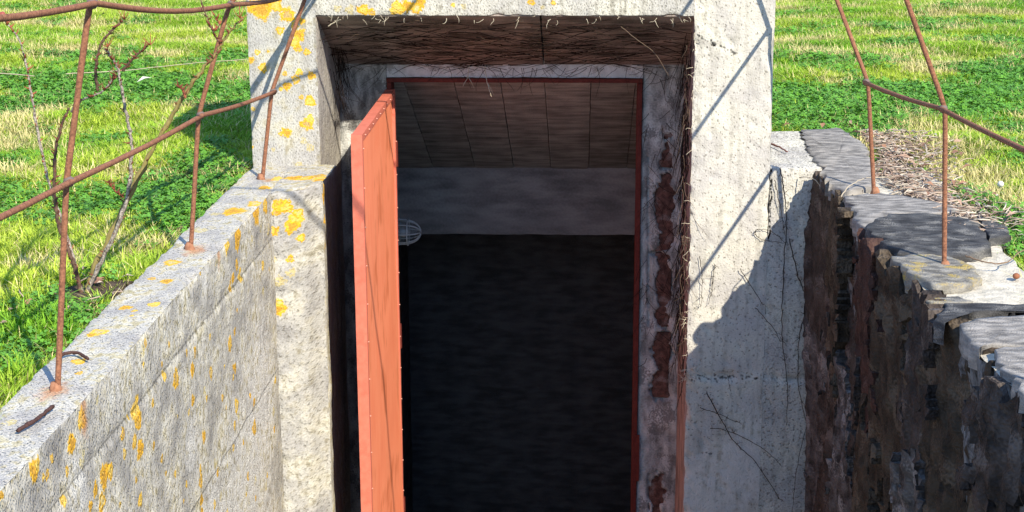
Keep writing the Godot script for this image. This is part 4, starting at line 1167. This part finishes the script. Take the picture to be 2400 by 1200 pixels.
func roots() -> void:
	var dark := plain(Color(0.022, 0.014, 0.011), 0.95)
	var mid := plain(Color(0.12, 0.085, 0.06), 0.9)
	var straw := plain(Color(0.55, 0.48, 0.36), 0.8)
	var sl := tan(deg_to_rad(SLOPE))
	var soffit := func() -> Vector3:
		var z := rng.randf_range(-6.50, -6.02)
		return Vector3(rng.randf_range(-0.95, 0.38), 0.532 + (z + 6.008) * sl - rng.randf_range(0.0, 0.012), z)
	var along := func() -> Vector3: return Vector3(1.0 if rng.randf() < 0.5 else -1.0, rng.randf_range(-0.25, 0.1), rng.randf_range(-0.35, 0.35))
	var st := begin()
	dry_bits(st, 250, soffit, 0.08, 0.30, 0.0013, along, 0.16)
	# the thick fringe over the right hand edge and in the corners
	dry_bits(st, 230, func() -> Vector3: return Vector3(rng.randf_range(0.366, 0.388), rng.randf_range(-0.75, 0.5), rng.randf_range(-6.45, -6.0)), 0.06, 0.26, 0.0013, func() -> Vector3: return Vector3(rng.randf_range(-0.18, 0.05), -1.0, rng.randf_range(-0.2, 0.2)), 0.2)
	dry_bits(st, 60, func() -> Vector3: return Vector3(rng.randf_range(-0.945, -0.90), rng.randf_range(0.2, 0.5), rng.randf_range(-6.5, -6.3)), 0.05, 0.2, 0.0012, func() -> Vector3: return Vector3(0.2, -1.0, 0.3), 0.35)
	dry_bits(st, 70, func() -> Vector3: return Vector3(rng.randf_range(0.23, 0.38), rng.randf_range(-0.9, 0.28), -6.495), 0.04, 0.16, 0.0010, func() -> Vector3: return Vector3(rng.randf_range(-1, 1), -0.8, 0.0), 0.4)
	dry_bits(st, 40, func() -> Vector3: return Vector3(rng.randf_range(-0.9, 0.3), 0.285, -6.49), 0.03, 0.12, 0.0010, func() -> Vector3: return Vector3(rng.randf_range(-1, 1), -0.7, 0.2), 0.4)
	tag(part(self, "root_mat", done(st), dark), "mat of thin dark dead roots under the lintel and down its right edge", "roots", "", "stuff")
	st = begin()
	dry_bits(st, 90, soffit, 0.03, 0.14, 0.0011, along, 0.4)
	dry_bits(st, 50, func() -> Vector3: return Vector3(rng.randf_range(0.352, 0.385), rng.randf_range(-0.8, 0.5), -6.01), 0.04, 0.15, 0.0011, func() -> Vector3: return Vector3(rng.randf_range(-0.4, 0.3), -1.0, 0.1), 0.4)
	tag(part(self, "root_hairs", done(st), mid), "brown root hairs tangled among the dark roots under the lintel", "roots", "", "stuff")
	st = begin()
	dry_bits(st, 42, func() -> Vector3: return Vector3(rng.randf_range(-0.94, 0.38), rng.randf_range(0.525, 0.545), -5.993), 0.008, 0.035, 0.0010, func() -> Vector3: return Vector3(rng.randf_range(-1, 1), -0.9, 0.25), 0.5)
	dry_bits(st, 60, func() -> Vector3: return Vector3(rng.randf_range(0.378, 0.392), rng.randf_range(-0.78, 0.52), -5.992), 0.008, 0.035, 0.0010, func() -> Vector3: return Vector3(rng.randf_range(-1, 0.4), rng.randf_range(-1, 0.6), 0.25), 0.5)
	dry_bits(st, 26, func() -> Vector3: return Vector3(rng.randf_range(0.37, 0.405), rng.randf_range(-0.80, -0.75), -5.985), 0.02, 0.05, 0.0011, func() -> Vector3: return Vector3(rng.randf_range(-1, 1), rng.randf_range(-0.5, 0.8), 0.2), 0.4)
	tag(part(self, "straw_bits", done(st), straw), "short pale straws caught along the doorway edge", "straw", "", "stuff")
	# single straws that hang free
	var strays := [
		[[Vector3(-0.43, 0.31, -6.40), Vector3(-0.435, 0.27, -6.38), Vector3(-0.452, 0.235, -6.36)], "forked pale straw hanging before the door head, the left one of two"],
		[[Vector3(-0.372, 0.30, -6.40), Vector3(-0.362, 0.245, -6.38), Vector3(-0.345, 0.195, -6.36)], "forked pale straw hanging before the door head, the right one of two"],
		[[Vector3(-0.905, 0.50, -6.03), Vector3(-0.88, 0.515, -6.02), Vector3(-0.855, 0.527, -6.0)], "thick pale straw sticking out under the lintel's left end"],
		[[Vector3(0.13, 0.50, -6.03), Vector3(0.19, 0.455, -6.0), Vector3(0.25, 0.41, -6.0), Vector3(0.30, 0.33, -6.0)], "long curved brown root hanging at the lintel's right end"],
	]
	for s in strays:
		st = begin()
		tube(st, curve(s[0], 6, 0.001), 0.0024 if s[1].begins_with("thick") else 0.0016, 0.001, 5)
		if s[1].begins_with("forked"):
			var q: Vector3 = s[0][1]
			tube(st, PackedVector3Array([q, q + Vector3(0.012, -0.02, 0.004), q + Vector3(0.024, -0.045, 0.006)]), 0.0013, 0.0007, 5)
		tag(part(self, "dry_straw", done(st), mid if s[1].begins_with("long") else straw), s[1], "straw", "straws hanging in the doorway")


func small_things() -> void:
	# two dark twisted stubs on the left wall
	var iron := grained(Color(0.035, 0.018, 0.016), Color(0.11, 0.055, 0.045), 91, 12.0, 1.0, 1.0, 3.0, 0.8, 1.3)
	var st := begin()
	tube(st, curve([Vector3(-1.156, 0.010, -3.262), Vector3(-1.146, 0.011, -3.295), Vector3(-1.137, 0.012, -3.325), Vector3(-1.130, 0.013, -3.37), Vector3(-1.125, 0.014, -3.40)], 4, 0.0006), 0.0052, 0.0044, 7, 0.6)
	tag(part(self, "dry_pod", done(st), iron), "straight dark dry pod lying on the wall in front of the near post", "dry pod")
	st = begin()
	tube(st, curve([Vector3(-1.214, 0.013, -3.752), Vector3(-1.20, 0.012, -3.775), Vector3(-1.18, 0.012, -3.773), Vector3(-1.162, 0.011, -3.755), Vector3(-1.145, 0.010, -3.735)], 4, 0.0006), 0.0046, 0.0036, 7, 0.6)
	tag(part(self, "dry_pod", done(st), iron), "curled dark dry pod on the wall behind the near post", "dry pod")
	# white stone and brown fruit at the right wall
	var sp := SphereMesh.new()
	sp.radius = 0.011
	sp.height = 0.03
	sp.radial_segments = 12
	sp.rings = 6
	var w := part(self, "pebble", sp, plain(Color(0.7, 0.7, 0.66), 0.8), Vector3(1.40, 0.018, -5.67))
	w.rotation_degrees = Vector3(60, 20, 25)
	tag(w, "small white oblong pebble in the grass by the right wall", "pebble")
	var fr := SphereMesh.new()
	fr.radius = 0.010
	fr.height = 0.017
	fr.radial_segments = 12
	fr.rings = 6
	var f := part(self, "dry_fruit", fr, plain(Color(0.26, 0.10, 0.05), 0.6), Vector3(1.183, 0.004, -4.55))
	tag(f, "small brown dry fruit on the mortar of the slate wall", "dry fruit")
	# thin dead stems on the stones and on the lawn
	var pale := plain(Color(0.42, 0.36, 0.27), 0.85)
	var lines := [
		[[Vector3(0.845, 0.01, -5.50), Vector3(0.87, 0.035, -5.53), Vector3(0.92, 0.045, -5.60), Vector3(0.96, 0.04, -5.66), Vector3(1.05, 0.03, -5.72)], 0.0022, "pale dead twig lying between the two grey slabs by the far post", pale],
		[[Vector3(0.77, -0.03, -5.99), Vector3(0.79, -0.02, -5.95), Vector3(0.82, -0.025, -5.9), Vector3(0.836, -0.06, -5.86), Vector3(0.845, -0.10, -5.85)], 0.0018, "thin pale root arching from the slate to the concrete block", pale],
		[[Vector3(1.075, 0.022, -4.70), Vector3(1.12, 0.02, -4.64), Vector3(1.17, 0.02, -4.63), Vector3(1.22, 0.045, -4.66), Vector3(1.30, 0.06, -4.72)], 0.0024, "brown dry stem running from the bar foot into the grass", plain(Color(0.22, 0.15, 0.10), 0.9)],
		[[Vector3(-2.90, 0.03, -7.98), Vector3(-2.75, 0.035, -7.96), Vector3(-2.59, 0.03, -7.92)], 0.004, "straight pale dead stem on the lawn at the left", pale],
		[[Vector3(-2.45, 0.035, -7.96), Vector3(-2.2, 0.03, -8.12), Vector3(-1.9, 0.04, -8.3), Vector3(-1.62, 0.035, -8.48)], 0.0026, "long thin dry stem lying across the lawn behind the rose bush", pale],
		[[Vector3(0.70, 0.012, -6.42), Vector3(0.73, 0.016, -6.33), Vector3(0.755, 0.012, -6.25)], 0.0045, "reddish dead twig on top of the low concrete block", plain(Color(0.16, 0.07, 0.055), 0.9)],
	]
	for l in lines:
		st = begin()
		tube(st, curve(l[0], 6, 0.0015), l[1], l[1] * 0.6, 5, 0.4)
		tag(part(self, "fallen_twig", done(st), l[3]), l[2], "twig", "dead twigs lying about")
	# a feather-like white leaf on the lawn, and brown leaves at the wall
	var wl := part(self, "white_leaf", leaf_mesh(0.085, 0.022), plain(Color(0.46, 0.46, 0.40), 0.8), Vector3(-2.02, 0.045, -7.74))
	wl.rotation_degrees = Vector3(20, 50, 15)
	tag(wl, "pale withered leaf lying on the lawn behind the bars", "leaf")
	var browns := [plain(Color(0.30, 0.16, 0.10), 0.85), plain(Color(0.38, 0.25, 0.18), 0.85), plain(Color(0.20, 0.11, 0.075), 0.85)]
	for k in 46:
		var a := rng.randf()
		var p := Vector3(lerpf(1.10, 1.42, rng.randf()), 0.018 + rng.randf() * 0.012, lerpf(-6.5, -5.15, a)) if k < 34 else Vector3(rng.randf_range(-1.48, -1.24), 0.0, rng.randf_range(-4.5, -4.05))
		if k < 6: p = Vector3(rng.randf_range(0.70, 1.1), 0.02, rng.randf_range(-6.86, -6.74))
		var lf := part(self, "dead_leaf", leaf_mesh(rng.randf_range(0.025, 0.05), rng.randf_range(0.012, 0.024)), browns[k % 3], p)
		lf.rotation = Vector3(rng.randf_range(-0.5, 0.5), rng.randf() * TAU, rng.randf_range(-0.5, 0.5))
		if k < 34: tag(lf, "small brown dead leaf in the litter behind the slate wall", "dead leaf", "dead leaves behind the slate wall")
		else: tag(lf, "small brown dead leaf around the foot of the rose bush", "dead leaf", "dead leaves under the rose bush")


# ---------- lawn ----------
func in_yard(x: float, z: float) -> bool:    # where no grass grows
	if x > -1.215 - 0.022 * (z + 6.0) and x < 0.69 and z > -6.25: return true
	if x > -1.19 and x < 0.68 and z > -7.4: return true
	if x >= 0.6 and x < 0.86 and z > -6.75: return true
	if x >= 0.8 and x < 1.245 and z > -6.0 and z < 0.2: return true
	if x >= 0.84 and x < 1.03 + 0.1 * (z + 6.0) * -0.5 and z > -6.8: return true
	return false

func clover_at(x: float, z: float) -> float:
	var n := fn.get_noise_2d(x * 55.0 + 300.0, z * 40.0)
	var v := n * 1.0
	var q := fn.get_noise_2d(x * 120.0, z * 120.0 + 90.0) * 0.5
	if x < 0.0:
		v += 0.9 * exp(-pow((z + 8.0 + q) / 0.62, 2.0)) * sst(-1.4, -1.9, x)
		v += 0.8 * exp(-pow(Vector2((x + 1.35) / 0.25, (z + 5.55) / 0.5).length(), 2.0))
		v += 0.6 * exp(-pow(Vector2((x + 1.4) / 0.3, (z + 4.0) / 0.5).length(), 2.0))
		v += 0.5 * exp(-pow(Vector2((x + 2.1) / 0.5, (z + 5.6) / 0.3).length(), 2.0))
	else:
		v += 1.0 * exp(-pow((z + 7.75 + 0.25 * (x - 1.5) + q) / 0.62, 2.0))
		v += 0.8 * exp(-pow(Vector2((x - 1.36) / 0.16, (z + 5.0) / 0.5).length(), 2.0))
		v += 0.5 * exp(-pow(Vector2((x - 2.4) / 0.6, (z + 9.6) / 0.4).length(), 2.0))
	return sst(0.12, 0.95, v)

func straw_at(x: float, z: float) -> float:
	var v := fn.get_noise_2d(x * 45.0 - 500.0, z * 70.0 + 200.0) * 1.1
	if x < 0.0:
		v += 0.55 * exp(-pow((z + 6.7) / 0.45, 2.0)) + 0.4 * exp(-pow((z + 5.9) / 0.2, 2.0)) + 0.2 * exp(-pow((z + 9.3) / 0.2, 2.0))
	else:
		v += 0.45 * exp(-pow((z + 9.0) / 0.22, 2.0)) + 0.6 * exp(-pow(Vector2((x - 1.3) / 0.3, (z + 6.9) / 0.35).length(), 2.0)) + 1.4 * exp(-pow(Vector2((x - 1.22) / 0.2, (z + 5.95) / 0.72).length(), 2.0))
	v -= 1.2 * exp(-pow(Vector2((x + 1.6) / 0.45, (z + 6.55) / 0.5).length(), 2.0))
	return sst(0.02, 0.42, v)

func blades(n: int, h0: float, h1: float, spread: float, lean: float, w: float, flat_ := false) -> ArrayMesh:
	var st := begin()
	for k in n:
		var a := rng.randf() * TAU
		var o := Vector3(cos(a), 0, sin(a)) * spread * sqrt(rng.randf())
		var d := Vector3(cos(a + rng.randf_range(-1, 1)), 0, sin(a + rng.randf_range(-1, 1)))
		var h := rng.randf_range(h0, h1)
		var ln := rng.randf_range(0.2, 1.0) * lean * h
		var side := d.cross(Vector3.UP).normalized() * w * rng.randf_range(0.7, 1.2) * 0.5
		var p0 := o
		var p1 := o + Vector3(0, h * 0.55, 0) + d * ln * 0.3
		var p2 := o + Vector3(0, h * (0.12 if flat_ else 0.95), 0) + d * ln
		if flat_: p1 = o + Vector3(0, h * 0.16, 0) + d * ln * 0.4
		for q in [p0 - side, p0 + side, p1 + side * 0.8, p0 - side, p1 + side * 0.8, p1 - side * 0.8, p1 - side * 0.8, p1 + side * 0.8, p2]: st.add_vertex(q)
	return done(st, false)

func clover_mesh(n: int) -> ArrayMesh:
	var st := begin()
	for k in n:
		var a := rng.randf() * TAU
		var o := Vector3(cos(a), 0, sin(a)) * 0.04 * sqrt(rng.randf())
		o.y = rng.randf_range(0.012, 0.036)
		var tilt := Basis.from_euler(Vector3(rng.randf_range(-0.5, 0.5), rng.randf() * TAU, rng.randf_range(-0.5, 0.5)))
		var s := rng.randf_range(0.005, 0.0085)
		for j in 3:
			var b := tilt * Basis(Vector3.UP, TAU * j / 3.0)
			var p := [Vector3.ZERO, Vector3(s * 0.8, 0.15 * s, s * 0.62), Vector3(s * 1.45, 0.05 * s, s * 0.5), Vector3(s * 1.3, 0, 0), Vector3(s * 1.45, 0.05 * s, -s * 0.5), Vector3(s * 0.8, 0.15 * s, -s * 0.62)]
			for t in [[0, 3, 1], [1, 3, 2], [0, 5, 3], [5, 4, 3]]:
				for i in t: st.add_vertex(o + b * p[i])
		var sd := Vector3(0.0006, 0, 0)
		for q in [Vector3(o.x, 0, o.z) - sd, Vector3(o.x, 0, o.z) + sd, o]: st.add_vertex(q)
	return done(st, false)

func scatter(called: String, meshes: Array, mat: Material, spots: Array, label: String, category: String) -> void:
	var lists := []
	for m in meshes: lists.append([])
	for s in spots: lists[rng.randi() % meshes.size()].append(s)
	for i in meshes.size():
		var mm := MultiMesh.new()
		mm.transform_format = MultiMesh.TRANSFORM_3D
		mm.use_colors = true
		mm.mesh = meshes[i]
		mm.instance_count = lists[i].size()
		var k := 0
		for s in lists[i]:
			mm.set_instance_transform(k, s[0])
			mm.set_instance_color(k, s[1])
			k += 1
		var o := MultiMeshInstance3D.new()
		o.name = called if i == 0 else "%s_%03d" % [called, i]
		o.multimesh = mm
		o.material_override = mat
		add_child(o, true)
		tag(o, label, category, "", "stuff")

func leafy(back: Color) -> StandardMaterial3D:
	var m := plain(Color.WHITE, 0.55, back)
	m.vertex_color_use_as_albedo = true
	m.metallic_specular = 0.3
	return m

func spot(x: float, z: float, s: float, sy := 1.0) -> Transform3D:
	var b := Basis(Vector3.UP, rng.randf() * TAU).scaled(Vector3(s, s * sy, s))
	return Transform3D(b, Vector3(x, gy(x, z) - 0.004, z))

func lawn() -> void:
	var grass := []
	var clover := []
	var straw := []
	for k in 380000:
		var x := 0.0
		var z := 0.0
		if k < 165000:      # the lawn in view, with a margin
			z = -2.4 - 9.9 * sqrt(rng.randf())
			var lo := 0.42 * z + 0.1
			var hi := -0.34 * z
			x = rng.randf_range(lo - 0.7 * absf(rng.randfn()), hi + 0.7 * absf(rng.randfn()))
		else:
			x = clampf(rng.randfn() * 3.6 - 0.4, -8.9, 8.9)
			z = -6.5 + clampf(rng.randfn() * 5.0, -11.4, 8.6)
		if in_yard(x, z): continue
		var c := clover_at(x, z)
		var s := straw_at(x, z)
		var u := rng.randf()
		var bare := x > 0.9 and exp(-pow(Vector2((x - 1.2) / 0.2, (z + 5.9) / 0.72).length(), 2.0)) > rng.randf() * 0.9 + 0.12 or Vector2((x + 1.34) / 0.10, (z + 4.38) / 0.13).length() < 0.6 + 0.6 * rng.randf()
		if u < c * 0.7:
			if bare: continue
			var g := rng.randf_range(0.75, 1.25)
			clover.append([spot(x, z, rng.randf_range(0.75, 1.3)), Color(0.115 * g, 0.29 * g, 0.030 * g * rng.randf_range(0.8, 1.6))])
		elif rng.randf() < s * 0.33 + 0.09:
			var g := rng.randf_range(0.7, 1.2)
			straw.append([spot(x, z, rng.randf_range(0.7, 1.2)), Color(0.60 * g, 0.53 * g, 0.24 * g)])
		elif not bare:
			var g := rng.randf_range(0.7, 1.25)
			var yl := clampf(0.5 + 0.35 * s + 1.3 * fn.get_noise_2d(x * 25.0, z * 25.0 + 700.0) + rng.randf_range(-0.25, 0.25), 0.0, 1.0)
			var col := Color(0.20, 0.41, 0.03).lerp(Color(0.46, 0.57, 0.065), yl)
			var tall := 1.0 + 0.5 * sst(-5.2, -4.0, z) if x < 0.0 else 1.0
			grass.append([spot(x, z, rng.randf_range(0.7, 1.25) * (1.0 - 0.35 * s), tall), Color(col.r * g, col.g * g, col.b * g)])
	scatter("grass", [blades(11, 0.016, 0.036, 0.035, 1.6, 0.0042), blades(10, 0.014, 0.032, 0.035, 2.4, 0.0048), blades(9, 0.02, 0.05, 0.03, 1.3, 0.004)], leafy(Color(0.34, 0.46, 0.03, 1)), grass, "bright green short grass of the lawn", "grass")
	scatter("clover", [clover_mesh(12), clover_mesh(11)], leafy(Color(0.06, 0.16, 0.02, 1)), clover, "darker green clover growing in patches in the lawn", "clover")
	scatter("dry_grass", [blades(9, 0.03, 0.055, 0.035, 1.6, 0.0034), blades(8, 0.04, 0.09, 0.03, 1.1, 0.003, true)], leafy(Color(0.15, 0.12, 0.06, 1)), straw, "flattened straw coloured dry grass between the green", "dry grass")
	# chips and litter behind the slate wall
	var litter := []
	for k in 1900:
		var a := rng.randf()
		var x := 1.06 + 0.30 * rng.randf() * rng.randf() + 0.06 * rng.randf() + 0.05 * sin(a * 9.0)
		var z := lerpf(-6.72, -5.05, a)
		if k % 120 == 0:
			x = rng.randf_range(-1.5, -1.22)
			z = rng.randf_range(-4.55, -4.15)
		var t := spot(x, z, rng.randf_range(0.6, 1.3))
		t.origin.y = maxf(t.origin.y, -0.01) + rng.randf() * 0.02
		t.basis = t.basis * Basis.from_euler(Vector3(rng.randf_range(-0.3, 0.3), 0, rng.randf_range(-0.3, 0.3)))
		var g := rng.randf_range(0.6, 1.3)
		litter.append([t, [Color(0.40 * g, 0.31 * g, 0.24 * g), Color(0.30 * g, 0.21 * g, 0.16 * g), Color(0.48 * g, 0.42 * g, 0.34 * g)][k % 3]])
	var chip := func(l: float) -> ArrayMesh:
		var st := begin()
		tube(st, PackedVector3Array([Vector3(-l, 0, 0), Vector3(0, 0.004, 0.003), Vector3(l, 0, 0)]), 0.0022, 0.0016, 4)
		return done(st, false)
	scatter("litter", [chip.call(0.02), chip.call(0.035), leaf_mesh(0.03, 0.012)], leafy(Color(0.02, 0.015, 0.01, 1)), litter, "dry twigs and bark litter behind the slate wall", "litter")
